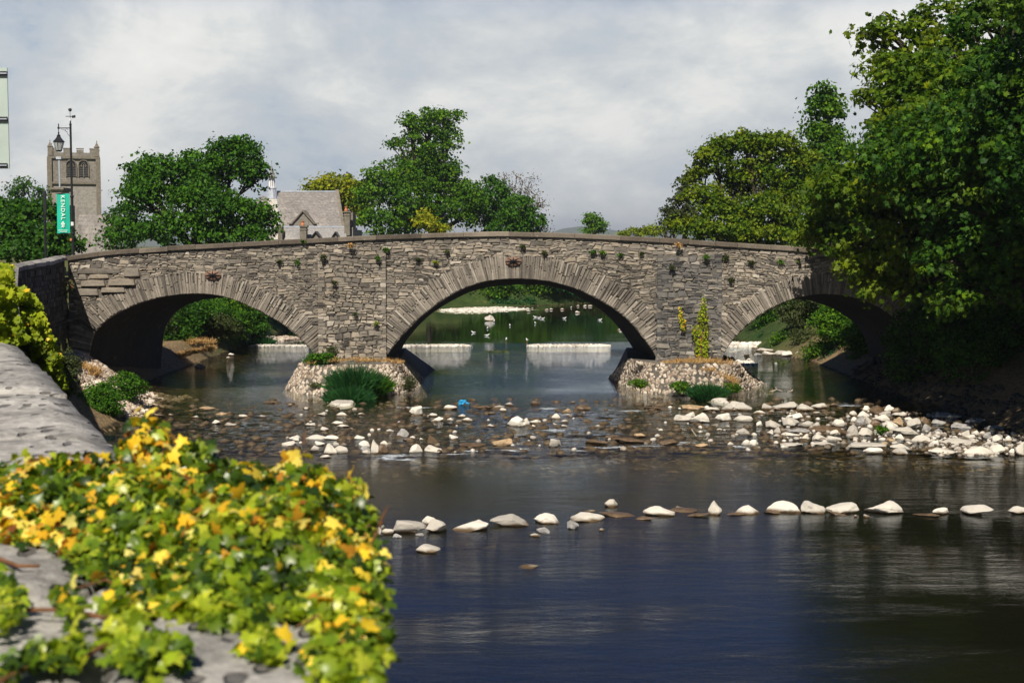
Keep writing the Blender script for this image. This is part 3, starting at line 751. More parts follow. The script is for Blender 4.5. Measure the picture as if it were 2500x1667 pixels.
# rings of thin stones on edge
for A in ARCH:
    g = Geo(); F = A['F']; d = np.r_[0, np.cumsum(np.hypot(*np.diff(F, axis=0).T))]; s = 0.35
    while s < d[-1] - 0.35:
        wv = rng.uniform(0.045, 0.10)
        P0 = np.array([np.interp(s, d, F[:, 0]), np.interp(s, d, F[:, 1])]); P1 = np.array([np.interp(s + wv, d, F[:, 0]), np.interp(s + wv, d, F[:, 1])])
        T = unit(P1 - P0); Nn = np.array([-T[1], T[0]])
        mid = (F[0] + F[-1]) / 2; rad = unit((P0 + P1) / 2 - np.array([mid[0], mid[1] - 1.2])); Nn = unit(Nn * 0.75 + rad * 0.25)
        L = A['th'] * rng.uniform(0.84, 1.12); Nn = unit(Nn + T * rng.normal(0, .035)); cut = []
        if rng.random() < 0.55: q = rng.uniform(0.35, 0.65); cut = [(0, q), (q, 1)]
        else: cut = [(0, 1)]
        k = 1 + A['th'] / 6.5
        for a, b in cut:
            e = rng.normal(0, 0.012, 4)
            pa = P0 + Nn * (L * a - (0.03 if a == 0 else 0)); pb = P1 + Nn * (L * a - (0.03 if a == 0 else 0)); c0 = (P0 + P1) / 2
            qa = P0 + Nn * L * b - T * wv * (k - 1) * .5 * b; qb = P1 + Nn * L * b + T * wv * (k - 1) * .5 * b
            base_t = np.clip(0.5 + 0.3 * mnoise.noise((s * 1.3, a * 2, 4.0)) + rng.normal(0, .2), 0, 1)
            xs_ = (pa[0] + qb[0]) / 2
            if any(l < xs_ < r_ for l, r_ in PIL): continue
            if (qa[1] + qb[1]) / 2 > topz(xs_) - CT - 0.1: continue
            stone(g, [tuple(pa), tuple(pb), tuple(qb + T * e[1]), tuple(qa + T * e[0])], YF, rng.uniform(0.03, 0.07), np.array([base_t, rng.random(), rng.random()]), ins=0.18, gap=0.002)
        s += wv - 0.001
    g.build('arch_ring', M['slate_ring'], bridge)
# the two flat piers that stand a little proud of the face
for i, (a, b) in enumerate(PIL):
    zt = 6.0; yp = YF - 0.11
    g = Geo(); g.box(a, b, yp, YF + 0.05, 0.4, zt - 0.05); pr = g.build('pier', M['mortar'], bridge)
    pr['_o'] = bridge['_o']
    g = Geo(); rubble(g, a, b, 0.9, zt, yp, lambda x, z, hw, hh: a + hw * .55 < x < b - hw * .55 and z + hh < zt + .05, hr=(0.09, 0.24), wr=(1.2, 3.0), proud=(0.02, 0.075))
    # corner stones return round the edge
    z = 0.9
    while z < zt:
        h = rng.uniform(.10, .22)
        for xx, sg in ((a, -1), (b, 1)):
            wq = rng.uniform(.12, .3); x0_, x1_ = (xx - .03, xx + wq) if sg < 0 else (xx - wq, xx + .03)
            g.box(x0_, x1_, yp - rng.uniform(.01, .05), YF + .02, z + .008, z + h - .008, np.array([rng.beta(2, 2), rng.random(), rng.random()]))
        z += h
    o = g.build('pier_stones', M['pierstone' if i else 'rubble'], bridge); o.parent = pr; 
# coping slabs
g = Geo(); x = BX0 - .1
while x < BX1:
    L = rng.uniform(0.9, 2.1); L = min(L, BX1 - x + .05); n = 5; X = np.linspace(x + .006, x + L - .006, n); V = []; jz = rng.normal(0, .008)
    for q in X:
        zt = topz(q) + jz
        V += [(q, YF - .14, zt - CT + .005), (q, YF - .145, zt - .03), (q, YF - .11, zt), (q, YF + .50, zt), (q, YF + .52, zt - CT + .005)]
    Fc = [(5 * i + j, 5 * i + 5 + j, 5 * i + 5 + (j + 1) % 5, 5 * i + (j + 1) % 5) for i in range(n - 1) for j in range(5)]
    r = rng.random(3); g.add(V, np.array(Fc), r); g.add(V[:5], np.array([[0, 1, 2, 3, 4]]), r); g.add(V[-5:], np.array([[4, 3, 2, 1, 0]]), r)
    x += L
g.build('coping', M['coping'], bridge)
g = Geo(); strip_wall(g, BX0, BX1, YB - .5, YB + .1, lambda x: topz(x) - CT + .005, lambda x: topz(x) - .01); g.build('coping', M['coping'], bridge)

# rusty wall plates with their stars
M['rust'] = mat_simple('rusty_iron', (0.21, 0.125, 0.09), 0.8, 0.3, 0.5, 14, bstr=0.6)
M['iron'] = mat_simple('black_iron', (0.012, 0.013, 0.016), 0.5, 0.5, 0.3, 20)
for px, py, rst in ((521, 672, 1), (1253, 638, 0)):
    cx, cz = S(px, py); g = Geo(); k = 28
    V = []; prof = [(1.0, -.10), (0.98, -.13), (0.6, -.17), (0.12, -.20)]
    for r_, yo in prof:
        for j in range(k): t = 2 * math.pi * j / k; V.append((cx + .36 * r_ * math.cos(t), YF + yo, cz + .20 * r_ * math.sin(t)))
    Fq = [(i * k + j, i * k + (j + 1) % k, (i + 1) * k + (j + 1) % k, (i + 1) * k + j) for i in range(3) for j in range(k)]
    g.add(V, Fq + [tuple(3 * k + j for j in range(k))])
    dish = g.build('wall_plate', M['rust'], bridge); g = Geo()
    for j in range(8):
        t = math.pi * j / 4; a = np.array([math.cos(t) * .37, math.sin(t) * .21]); b = np.array([-math.sin(t) * .05, math.cos(t) * .05])
        g.add([(cx + b[0], YF - .20, cz + b[1]), (cx + a[0], YF - .16, cz + a[1]), (cx - b[0], YF - .20, cz - b[1]), (cx, YF - .27, cz), (cx + a[0] * .8, YF - .12, cz + a[1] * .8)], [(0, 1, 3), (1, 2, 3), (0, 1, 4), (1, 2, 4)])
    dish['_o'] = bridge['_o']; o = g.build('star', M['iron'], bridge); o.parent = dish

# cobbled footings round the piers
def footing(base, top, zt, name='pier_footing', nst=1700, mat='cobble', dry=0.0):
    """base and top are matching rings of (x, y); slopes are faced with set cobbles"""
    n = len(base); g = Geo()
    V = [(x, y, -0.5) for x, y in base] + [(x, y, zt) for x, y in top] + [(np.mean([p[0] for p in top]), np.mean([p[1] for p in top]), zt + .12)]
    g.add(V, [(n + i, n + (i + 1) % n, 2 * n) for i in range(n)]); K = 6
    for i in range(n):
        a, b = np.array(V[i]), np.array(V[(i + 1) % n]); c, d = np.array(V[n + (i + 1) % n]), np.array(V[n + i])
        VV = [(a * (1 - u) + b * u) * (1 - v) + (d * (1 - u) + c * u) * v for v in np.linspace(0, 1, K + 1) for u in np.linspace(0, 1, K + 1)]
        g.add(VV, np.array([(r_ * (K + 1) + q_, r_ * (K + 1) + q_ + 1, (r_ + 1) * (K + 1) + q_ + 1, (r_ + 1) * (K + 1) + q_) for r_ in range(K) for q_ in range(K)]))
    o = g.build(name, M['mortar'], bridge); o['_o'] = bridge['_o']
    g = Geo(); P = []; Nn = []
    for i in range(n):
        a, b = np.array([*base[i], -0.5]), np.array([*base[(i + 1) % n], -0.5]); c, d = np.array([*top[(i + 1) % n], zt]), np.array([*top[i], zt])
        if (a[1] + b[1]) / 2 > 69: continue
        nn = unit(np.cross(b - a, d - a)); ar = np.linalg.norm(np.cross(b - a, d - a))
        for _ in range(int(ar * nst / 30)):
            u, v = rng.random(2); P.append((a * (1 - u) + b * u) * (1 - v) + (d * (1 - u) + c * u) * v); Nn.append(nn)
    scatter_stones(g, P, Nn, 0.155, 0.5, PEB)
    q = g.build('cobbles', M[mat], bridge); q.parent = o
    return o
Gp = lambda px, py, z=0.0: tuple(onwater(px, py, z)[:2])
footing([Gp(684, 946), Gp(720, 962), Gp(803, 971), Gp(960, 967), Gp(1036, 946), Gp(1056, 917), (-3.4, 74), (-10.0, 74), (-10.3, 66)],
        [(-9.35, 62.2), (-9.0, 61.9), (-7.6, 61.5), (-5.6, 61.6), (-4.9, 62.3), (-5.1, 65), (-5.4, 72), (-8.6, 72), (-9.3, 66)], 1.22)
footing([Gp(1500, 930), Gp(1560, 958), Gp(1640, 969), Gp(1760, 966), Gp(1848, 944), (12.4, 66), (11.6, 74), (5.2, 74), Gp(1468, 917)],
        [(5.6, 62.4), (6.1, 61.9), (7.4, 61.5), (9.2, 61.6), (9.95, 62.2), (10.1, 66), (9.8, 72), (5.8, 72), (5.3, 65)], 1.25)
# big corbelled stones by the left abutment
g = Geo()
for (a, b, c, d, p) in [(185, 300, 656, 668, .10), (300, 345, 655, 676, .16), (195, 262, 684, 699, .22), (262, 335, 681, 697, .28), (185, 245, 704, 722, .14), (245, 310, 701, 714, .2), (190, 215, 668, 684, .08), (215, 270, 669, 680, .12)]:
    x0, zt = S(a, c); x1, zb = S(b, d); stone(g, [(x0, zb), ((x0 + x1) / 2, zb - .03), (x1, zb + .02), (x1 - .05, zt), ((x0 + x1) / 2, zt + .03), (x0 + .04, zt - .02)], YF, p * .5 + .05, np.array([rng.uniform(.25, .7), .5, .5]), ins=.2)
g.build('corbel_stones', M['rubble'], bridge)

# ------------------------------------------------------------------ walls on the near bank
wing = thing('riverside_wall', 'dark stone wing wall running from the bridge down the left bank', 'wall', (-14, 45, 0))
g = Geo(); gc = Geo(); gs = Geo()
ys = [6.0, 8.6, 18, 34, 50, 58, 62.9]; 
def wtop(y): return float(np.interp(y, [0, 19, 30, 50, 58, 63], [5.2, 5.2, 5.4, 5.72, 5.82, 5.93]))
NW = 90; Ys = np.linspace(24, 62.85, NW); V = []
for y in Ys:
    x = wall_x(y); V += [(x, y, -1), (x, y, wtop(y) - .18), (x - 1.5, y, wtop(y) - .18), (x - 1.5, y, -1)]
g.add(V, np.array([(4 * i + j, 4 * i + 4 + j, 4 * i + 5 + j, 4 * i + 1 + j) for i in range(NW - 1) for j in range(3)]))
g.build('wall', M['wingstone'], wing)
y = 24.0
while y < 62.7:
    L = min(rng.uniform(.7, 1.5), 62.9 - y); x0, x1 = wall_x(y), wall_x(y + L); e = rng.normal(0, .012); zt0, zt1 = wtop(y) + e, wtop(y + L) + e
    V = [(x0 + .1, y, zt0 - .19), (x0 + .08, y, zt0 - .05), (x0 - .1, y, zt0 + .03), (x0 - .45, y, zt0), (x0 - .6, y, zt0 - .19), (x1 + .1, y + L - .02, zt1 - .19), (x1 + .08, y + L - .02, zt1 - .05), (x1 - .1, y + L - .02, zt1 + .03), (x1 - .45, y + L - .02, zt1), (x1 - .6, y + L - .02, zt1 - .19)]
    gc.add(V, [(i, (i + 1) % 5, 5 + (i + 1) % 5, 5 + i) for i in range(5)] + [(0, 1, 2, 3, 4), (9, 8, 7, 6, 5)]); y += L
gc.build('coping', M['wing_coping'], wing)
# courses on the river face, drawn stone by stone
z = 0.6
while z < 5.8:
    h = rng.uniform(.14, .3); y = 34.0
    while y < 62.6:
        L = rng.uniform(.3, .8)
        if z + h < wtop(y) - .2:
            p = rng.uniform(.02, .06); xa, xb = wall_x(y), wall_x(min(62.9, y + L))
            gs.add([(xa - .02, y, z), (xb - .02, y + L, z), (xb - .02, y + L, z + h), (xa - .02, y, z + h), (xa + p, y + .03, z + .02), (xb + p, y + L - .03, z + .02), (xb + p, y + L - .03, z + h - .02), (xa + p, y + .03, z + h - .02)],
                   [(4, 5, 6, 7), (0, 1, 5, 4), (1, 2, 6, 5), (2, 3, 7, 6), (3, 0, 4, 7)])
        y += L
    z += h
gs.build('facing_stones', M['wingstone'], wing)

# foreground parapet: a pitted limestone top, mossy joints
def mat_near():
    m, t, out = newmat('pitted_limestone'); P = pos(t)
    a = t.noise(P, 1.6, 6, 0.65); b = t.noise(P, 9, 6, 0.7)
    c = t.ramp(t.math('ADD', t.math('MULTIPLY', a, .55), t.math('MULTIPLY', b, .45)), [(0.38, (0.19, 0.185, 0.175)), (0.5, (0.37, 0.355, 0.335)), (0.62, (0.58, 0.56, 0.52))])
    v = t.a('ShaderNodeTexVoronoi'); v.inputs['Scale'].default_value = 6.0; v.inputs['Randomness'].default_value = 1
    t.c(t.mapping(P, scale=(1.4, .75, 1)), v.inputs['Vector'])
    thr = t.math('MULTIPLY', t.smooth(t.noise(P, 2, 5, .6), .38, .62), 0.32)
    pit = t.math('SUBTRACT', 1.0, t.smooth(t.math('SUBTRACT', v.outputs['Distance'], thr), 0.0, 0.08))
    c = t.mix(t.math('MULTIPLY', pit, 0.75), c, (0.06, 0.055, 0.055))
    h = t.math('SUBTRACT', t.math('ADD', b, t.math('MULTIPLY', a, .7)), t.math('MULTIPLY', pit, 0.9))
    bsdf(t, out, c, 0.9, 0.2, h, 0.9, 0.05); return m
M['near'] = mat_near()
def slab(g, plan, z0, z1, seed, amp=0.02, n=14, round_=0.05):
    """a thick slab from a 4-point plan, top face gridded and gently uneven, edges worn round"""
    P = np.array(plan, float); V = []; idx = {}
    for i in range(n + 1):
        for j in range(n + 1):
            u, v = i / n, j / n
            q = P[0] * (1 - u) * (1 - v) + P[1] * u * (1 - v) + P[2] * u * v + P[3] * (1 - u) * v
            ed = min(u, 1 - u, v, 1 - v)
            z = z1 + amp * mnoise.noise((q[0] * 2.2, q[1] * 2.2, seed)) + amp * .5 * mnoise.noise((q[0] * 7, q[1] * 7, seed)) - (round_ * (1 - ed * n) if ed * n < 1 else 0)
            idx[i, j] = len(V); V.append((q[0] + .012 * mnoise.noise((q[0] * 4, q[1] * 4, 3)), q[1], z))
    F = [(idx[i, j], idx[i + 1, j], idx[i + 1, j + 1], idx[i, j + 1]) for i in range(n) for j in range(n)]
    ring = [idx[i, 0] for i in range(n)] + [idx[n, j] for j in range(n)] + [idx[n - i, n] for i in range(n)] + [idx[0, n - j] for j in range(n)]
    b0 = len(V)
    for r_ in ring: V.append((V[r_][0], V[r_][1], z0))
    m = len(ring); F += [(ring[k], b0 + k, b0 + (k + 1) % m, ring[(k + 1) % m]) for k in range(m)]
    g.add(V, np.array(F), rng.random(3))
near = thing('garden_wall', 'grey pitted limestone parapet in the near left corner, ivy growing over it', 'wall', (-2.5, 6, 0))
g = Geo()
def wl(y, o=0.0): return (wall_x(y) + o, y)
segs = [(6.35, 9.0), (9.0, 11.8), (11.8, 14.9), (14.9, 18.2), (18.2, 21.6), (21.6, 25.0)]
for k, (a, b) in enumerate(segs):
    g2 = Geo(); slab(g2, [wl(a + .008, -3.2), wl(a + .008, .02 if k else .02), wl(b - .008, .02), wl(b - .008, -3.2)], 4.95, 5.2 + [0, -.02, .01, -.03, -.05, 0][k], 3 + k, 0.03)
    g2.build('coping_slab', M['near'], near, True)
edge = [(-.36, 2.6), (-.42, 3.9), (-.52, 5.0), (-.66, 6.3)]
for k, (a, b, l0, l1, r0, r1, dz) in enumerate([(2.4, 3.55, -2.6, -2.6, -.34, -.40, 0), (3.57, 4.75, -1.15, -1.15, -.40, -.50, .015), (3.57, 4.75, -2.6, -2.6, -1.17, -1.17, -.012), (4.77, 6.33, -1.5, -1.5, -.50, -.66, 0), (4.77, 6.33, -3.6, -3.6, -1.52, -1.52, .02)]):
    g2 = Geo(); slab(g2, [(l0, a), (r0, a), (r1, b), (l1, b)], 4.95, 5.2 + dz, 20 + k, 0.03); g2.build('coping_slab', M['near'], near, True)
# body of the wall below its top
g = Geo(); V = []
pl = [(-.39, 2.4), (-.70, 6.3), (-1.45, 6.36)] + [(wall_x(y) - .05, y) for y in (8.6, 12, 18, 25)] + [(-12.4, 25), (-6, 2.4)]
n = len(pl); V = [(x, y, -1.6) for x, y in pl] + [(x, y, 4.96) for x, y in pl]
g.add(V, [(i, (i + 1) % n, n + (i + 1) % n, n + i) for i in range(n)] + [tuple(range(n, 2 * n))]); g.build('wall', M['wingstone'], near)
# ------------------------------------------------------------------ church, school, lamp post
def mat_block(name, ca, cb, mort, sx, sy, stain=0.3, bstr=.4):
    """coursed masonry or slates, in real metres"""
    m, t, out = newmat(name); P = pos(t); sp = t.a('ShaderNodeSeparateXYZ'); t.c(P, sp.inputs[0])
    cv = t.a('ShaderNodeCombineXYZ'); t.c(t.math('ADD', sp.outputs[0], sp.outputs[1]), cv.inputs[0]); t.c(sp.outputs[2], cv.inputs[1])
    b = t.a('ShaderNodeTexBrick'); b.inputs['Color1'].default_value = (*ca, 1); b.inputs['Color2'].default_value = (*cb, 1); b.inputs['Mortar'].default_value = (*mort, 1)
    b.inputs['Scale'].default_value = 1.0; b.inputs['Brick Width'].default_value = sx; b.inputs['Row Height'].default_value = sy; b.inputs['Mortar Size'].default_value = sy * .07; b.inputs['Bias'].default_value = 0
    t.c(cv.outputs[0], b.inputs['Vector'])
    n = t.noise(P, .5, 5, .65); n2 = t.noise(t.mapping(P, scale=(1, 1, .25)), 1.1, 5, .65); n3 = t.noise(P, 4, 4, .7)
    c = t.mix(t.math('MULTIPLY', t.smooth(n2, .48, .66), stain), b.outputs['Color'], (.075, .068, .07))
    c = t.mix(t.math('MULTIPLY', t.smooth(n, .5, .68), .35), c, (.48, .44, .38))
    c = t.mix(.35, c, t.ramp(n3, [(.3, (.12, .11, .10)), (.7, (.45, .42, .38))]))
    bsdf(t, out, c, .9, .15, t.math('ADD', b.outputs['Fac'], n3), bstr, .03); return m
M['church'] = mat_block('church_limestone', (.25, .24, .225), (.36, .345, .32), (.22, .20, .18), .55, .25)
M['church_upper'] = mat_block('church_upper_stage', (.16, .145, .125), (.23, .21, .18), (.12, .11, .10), .6, .28, .3)
M['trim'] = mat_simple('sandstone_trim', (.19, .17, .14), .9, .2, .3, 3)
M['slate'] = mat_block('roof_slate', (.17, .155, .16), (.25, .23, .225), (.12, .11, .115), .35, .26, .45)
M['slate_blue'] = mat_block('roof_slate_blue', (.23, .235, .255), (.30, .30, .31), (.17, .17, .19), .3, .2, .25)
M['render'] = mat_block('stained_gable', (.18, .165, .165), (.24, .225, .22), (.15, .14, .14), .9, .45, .75)
M['lead'] = mat_simple('lead_sheet', (.42, .46, .54), .55, .4, .2, 3)
M['dark'] = mat_simple('dark_opening', (.015, .016, .018), .4, .4, .2, 3)
M['terracotta'] = mat_simple('terracotta', (.50, .19, .08), .8, .2, .3, 6)
M['white'] = mat_simple('white_paint', (.80, .80, .82), .5, .4, .05, 3)
def bpx(g, x0, y0, x1, y1, Y, dep, mi=0, r=None):
    a = at(x0, y0, Y); b = at(x1, y1, Y); g.box(min(a[0], b[0]), max(a[0], b[0]), Y, Y + dep, min(a[2], b[2]), max(a[2], b[2]), r, mi)
YT = 220.0
c0 = at(130, 700, YT); c1 = at(243, 700, YT)
tower = thing('church_tower', 'square stone church tower with battlements and paired louvred windows behind the lamp post', 'church tower', ((c0[0] + c1[0]) / 2, YT, 4))
zt, zl = at(0, 385, YT)[2], at(0, 447, YT)[2]
g = Geo(); g.box(c0[0], c1[0], YT, YT + 7, 2, zl); g.build('lower_stage', M['church'], tower)
def arch_window(parent, x0, x1, ytop, ybot, Y):
    a = at(x0, ytop, Y); b = at(x1, ybot, Y); cx = (a[0] + b[0]) / 2; hw = (b[0] - a[0]) / 2; zb = b[2]; zs = a[2] - hw * 1.3
    pts = [(cx - hw, zb), (cx + hw, zb)] + [(cx + hw * (1 - 2 * (1 - math.cos(t)) * .5 * 1) if 0 else cx + hw * math.cos(t) ** .8, zs + hw * 1.3 * math.sin(t)) for t in np.linspace(0, math.pi / 2, 8)] + \
          [(cx - hw * math.sin(t) ** .8, zs + hw * 1.3 * math.cos(t)) for t in np.linspace(0, math.pi / 2, 8)][1:]
    g = Geo(); n = len(pts); g.add([(x, Y - .05, z) for x, z in pts] + [(x, Y + .1, z) for x, z in pts], [tuple(range(n))] + [(i, (i + 1) % n, n + (i + 1) % n, n + i) for i in range(n)])
    wdw = g.build('window', M['dark'], parent); wdw['_o'] = parent['_o']
    g = Geo(); k = 6
    for i in range(k):
        z = zb + (zs - zb) * (i + .3) / k; g.add([(cx - hw, Y - .12, z), (cx + hw, Y - .12, z), (cx + hw, Y - .06, z + .18), (cx - hw, Y - .06, z + .18)], np.array([[0, 1, 2, 3]]))
    o = g.build('louvre', mat_simple('louvre_wood', (.05, .05, .05), .8, .2, .2, 3) if 'louv' not in M else M['louv'], parent); o.parent = wdw
    g = Geo(); g.box(cx - .06, cx + .06, Y - .2, Y - .125, zb, zs + hw * .55)
    for s in (-1, 1):
        g.tube([(cx + s * hw * .5, Y - .16, zs - .1), (cx + s * hw * .45, Y - .16, zs + hw * .5), (cx, Y - .16, zs + hw * .95)], .05, 5)
        g.tube([(cx, Y - .16, zs - .1), (cx + s * hw * .35, Y - .16, zs + hw * .25), (cx + s * hw, Y - .16, zs)], .04, 5)
    o = g.build('tracery', M['trim'], parent); o.parent = wdw
    g = Geo(); q = pts[1:]; q = [(cx + (x - cx) * 1.13, z if z <= zb + .1 else z + .1) for x, z in q] + [(cx - hw * 1.13, zb)]
    g.tube([(x, Y - .1, z) for x, z in q], .09, 5); o = g.build('frame', M['trim'], parent); o.parent = wdw
g = Geo(); g.box(c0[0] - .04, c1[0] + .04, YT - .04, YT + 7.04, zl, zt - .01); g.build('belfry', M['church_upper'], tower)
arch_window(tower, 163, 185, 393, 432, YT - .05); arch_window(tower, 192, 214, 393, 432, YT - .05)
g = Geo()
for zz, p in ((zl, .3), (zt - .02, .32)): g.box(c0[0] - p, c1[0] + p, YT - p, YT + 7 + p, zz - .16, zz + .16)
for xx in (c0[0], c1[0]): g.box(xx - .35, xx + .35, YT - .35, YT + .4, 2, zt - .2)
g.build('string_course', M['trim'], tower)
g = Geo(); zp = at(0, 373, YT)[2]; zm = at(0, 366, YT)[2]; g.box(c0[0] - .1, c1[0] + .1, YT - .1, YT + .35, zt + .14, zp); g.box(c0[0] - .1, c0[0] + .35, YT + .35, YT + 7, zt + .14, zp); g.box(c1[0] - .35, c1[0] + .1, YT + .35, YT + 7, zt + .14, zp)
wN = c1[0] - c0[0]
for i in range(4):
    x0 = c0[0] + wN * (.02 + i * .27); g.box(x0, x0 + wN * .145, YT - .11, YT + .34, zp, zm + (0.1 if i % 2 else 0)); g.box(x0 - .05, x0 + wN * .145 + .05, YT - .16, YT + .4, zm + .1, zm + .26)
for i in range(4):
    y0 = YT + 1 + i * 1.6
    for xx in (c0[0] - .1, c1[0] - .35): g.box(xx, xx + .44, y0, y0 + .8, zp, zm)
g.build('battlement', M['church_upper'], tower)
for xx, yy in ((c0[0] + .15, YT + .1), (c1[0] - .15, YT + .1), (c0[0] + .15, YT + 6.9), (c1[0] - .15, YT + 6.9)):
    g = Geo(); z0 = zt + .2; zz = at(0, 347, YT)[2]; g.lathe((xx, yy, z0), [(.55, 0), (.5, 1.3), (.62, 1.45), (.42, 1.6), (.05, zz - z0), (.12, zz - z0 + .1), (.02, zz - z0 + .3)], 4); g.build('pinnacle', M['trim'], tower)
fp = at(187, 370, YT + 3); zq = at(0, 290, YT + 3)[2]
g = Geo(); g.tube([(fp[0], YT + 3, zt), (fp[0], YT + 3, zq)], [.17, .12], 8); pole = g.build('flagpole', M['white'], tower); pole['_o'] = tower['_o']
g = Geo(); g.tube([(fp[0], YT + 3, zq), (fp[0], YT + 3, zq + 1.2)], .04, 6); g.box(fp[0] - .7, fp[0] + .7, YT + 2.97, YT + 3.03, zq + .25, zq + .35)
g.add([(fp[0] + .25, YT + 3, zq + .05), (fp[0] + .8, YT + 3, zq + .12), (fp[0] + .8, YT + 3.05, zq + .55), (fp[0] + .25, YT + 3.05, zq + .45)], np.array([[0, 1, 2, 3]]))
g.lathe((fp[0], YT + 3, zq + 1.05), [(.05, 0), (.26, .15), (.30, .3), (.2, .46), (.03, .55)], 10)
g.add([(fp[0] - .3, YT + 3, zq + 1.5), (fp[0], YT + 3, zq + 1.35), (fp[0] + .35, YT + 3, zq + 1.6), (fp[0], YT + 3.05, zq + 1.45)], np.array([[0, 1, 2, 3]]))
o = g.build('weather_vane', M['iron'], tower); o.parent = pole
tower.rotation_euler[2] = math.radians(16)
# low gabled building in front of the tower
YG = 150.0
gab = thing('gabled_house', 'grey stained slate roof and pale gable end below the church tower', 'house', (at(220, 600, YG)[0], YG, 4.6))
a = at(172, 523, YG); b = at(258, 640, YG)
def slope_roof(g, x0, x1, ytop, ybot, Yb, rise, th=.2, mi=0):
    """roof plane facing the river: lower edge nearer than the ridge"""
    zt_, zb_ = ytop, ybot
    g.add([(x0, Yb, zb_), (x1, Yb, zb_), (x1, Yb + rise, zt_), (x0, Yb + rise, zt_), (x0, Yb, zb_ - th), (x1, Yb, zb_ - th), (x1, Yb + rise * 2, zb_), (x0, Yb + rise * 2, zb_)],
          [(0, 1, 2, 3), (4, 5, 1, 0), (3, 2, 6, 7), (0, 3, 7), (1, 6, 2)], None, mi)
g = Geo(); slope_roof(g, a[0], b[0], a[2], b[2] - 1, YG, 3.0); g.build('roof', M['render'], gab)
g = Geo(); g.box(a[0], b[0], YG + .1, YG + 6, 4, b[2] - 1.2); g.build('wall', M['church'], gab)
g = Geo(); g.add([(b[0], YG - .15, b[2] - 1), (b[0] + .75, YG - .15, b[2] - 1), (b[0] + .75, YG + 2.85, a[2] + .25), (b[0], YG + 2.85, a[2] + .25), (b[0], YG + .1, b[2] - 2), (b[0] + .75, YG + .1, b[2] - 2), (b[0] + .75, YG + 3.4, a[2] + .2), (b[0], YG + 3.4, a[2] + .2)],
      [(0, 1, 2, 3), (0, 4, 5, 1), (1, 5, 6, 2), (3, 2, 6, 7), (0, 3, 7, 4)]); g.box(b[0] + .02, b[0] + .73, YG + .2, YG + 6, 4, b[2] - 1.1); g.build('gable_coping', M['trim'], gab)
# chimneyed building hidden behind the banner
ch = thing('stone_building', 'stone building with moulded cornice standing behind the banner', 'building', (at(138, 600, 165)[0], 165, 4.6))
g = Geo(); bpx(g, 127, 462, 150, 500, 165, 3); bpx(g, 122, 500, 160, 650, 165, 4); g.build('wall', M['church_upper'], ch)
g = Geo(); bpx(g, 123, 458, 155, 463, 164.7, 3.5); bpx(g, 125, 463, 153, 467, 164.85, 3.2); g.build('cornice', M['trim'], ch)
g = Geo(); q = at(146, 462, 166); z2 = at(0, 385, 166)[2]; g.tube([(q[0], 166, q[2]), (q[0], 166, z2)], .09, 6); g.box(q[0] - .3, q[0] + .3, 165.8, 166.2, z2 - .2, z2 + .1); g.build('mast', M['lead'], ch)

# the school by the river
YS = 138.0
sch = thing('school_building', 'long slate roofed school with a pale gable, small spirelet and chimneys behind the bridge', 'school', (at(770, 600, YS)[0], YS, 4.6))
X = lambda px, Y=YS: at(px, 560, Y)[0]
Z = lambda py, Y=YS: at(760, py, Y)[2]
def quad(g, pts, mi=0, th=.15):
    P = [(at(px, py, Y)) for px, py, Y in pts]; n = len(P)
    g.add([tuple(p) for p in P] + [(p[0], p[1] + th, p[2] - th) for p in P], [tuple(range(n)), tuple(range(2 * n - 1, n - 1, -1))] + [(i, (i + 1) % n, n + (i + 1) % n, n + i) for i in range(n)], None, mi)
g = Geo(); quad(g, [(686, 556, YS), (834, 553, YS), (820, 469, YS + 5), (676, 468, YS + 5)]); quad(g, [(620, 500, YS + 2), (665, 530, YS + 2), (660, 482, YS + 4), (640, 478, YS + 4)]); o_main = g.build('roof', M['slate'], sch)
g = Geo(); bpx(g, 676, 466, 822, 469, YS + 4.9, .4); g.build('ridge', M['lead'], sch); g = Geo(); bpx(g, 687, 552, 843, 555, YS - .6, .35); g.build('ridge', M['lead'], sch)
g = Geo(); quad(g, [(690, 600, YS - 2.5), (850, 600, YS - 2.5), (842, 554, YS - .5), (687, 554, YS - .5)]); g.build('roof', M['slate_blue'], sch)
g = Geo(); quad(g, [(834, 553, YS - .1), (842, 556, YS - .1), (827, 463, YS + 4.9), (819, 463, YS + 4.9)], th=.5); g.build('gable_coping', M['trim'], sch)
g = Geo(); g.box(X(625), X(860), YS + .2, YS + 9, 4, Z(560)); bpx(g, 840, 555, 862, 620, YS - .5, 4); g.build('wall', M['church'], sch)
M['pale_tile'] = mat_block('pale_tile', (.55, .52, .47), (.62, .59, .54), (.40, .37, .33), .3, .22, .05)
g = Geo(); quad(g, [(684, 585, YS - 1), (665, 585, YS - 1), (654, 486, YS + 2.8), (676, 486, YS + 2.8)]); g.build('pale_slope', M['pale_tile'], sch)
g = Geo(); bpx(g, 678, 553, 689, 600, YS - 2.4, 1); g.build('corner_pier', M['trim'], sch)
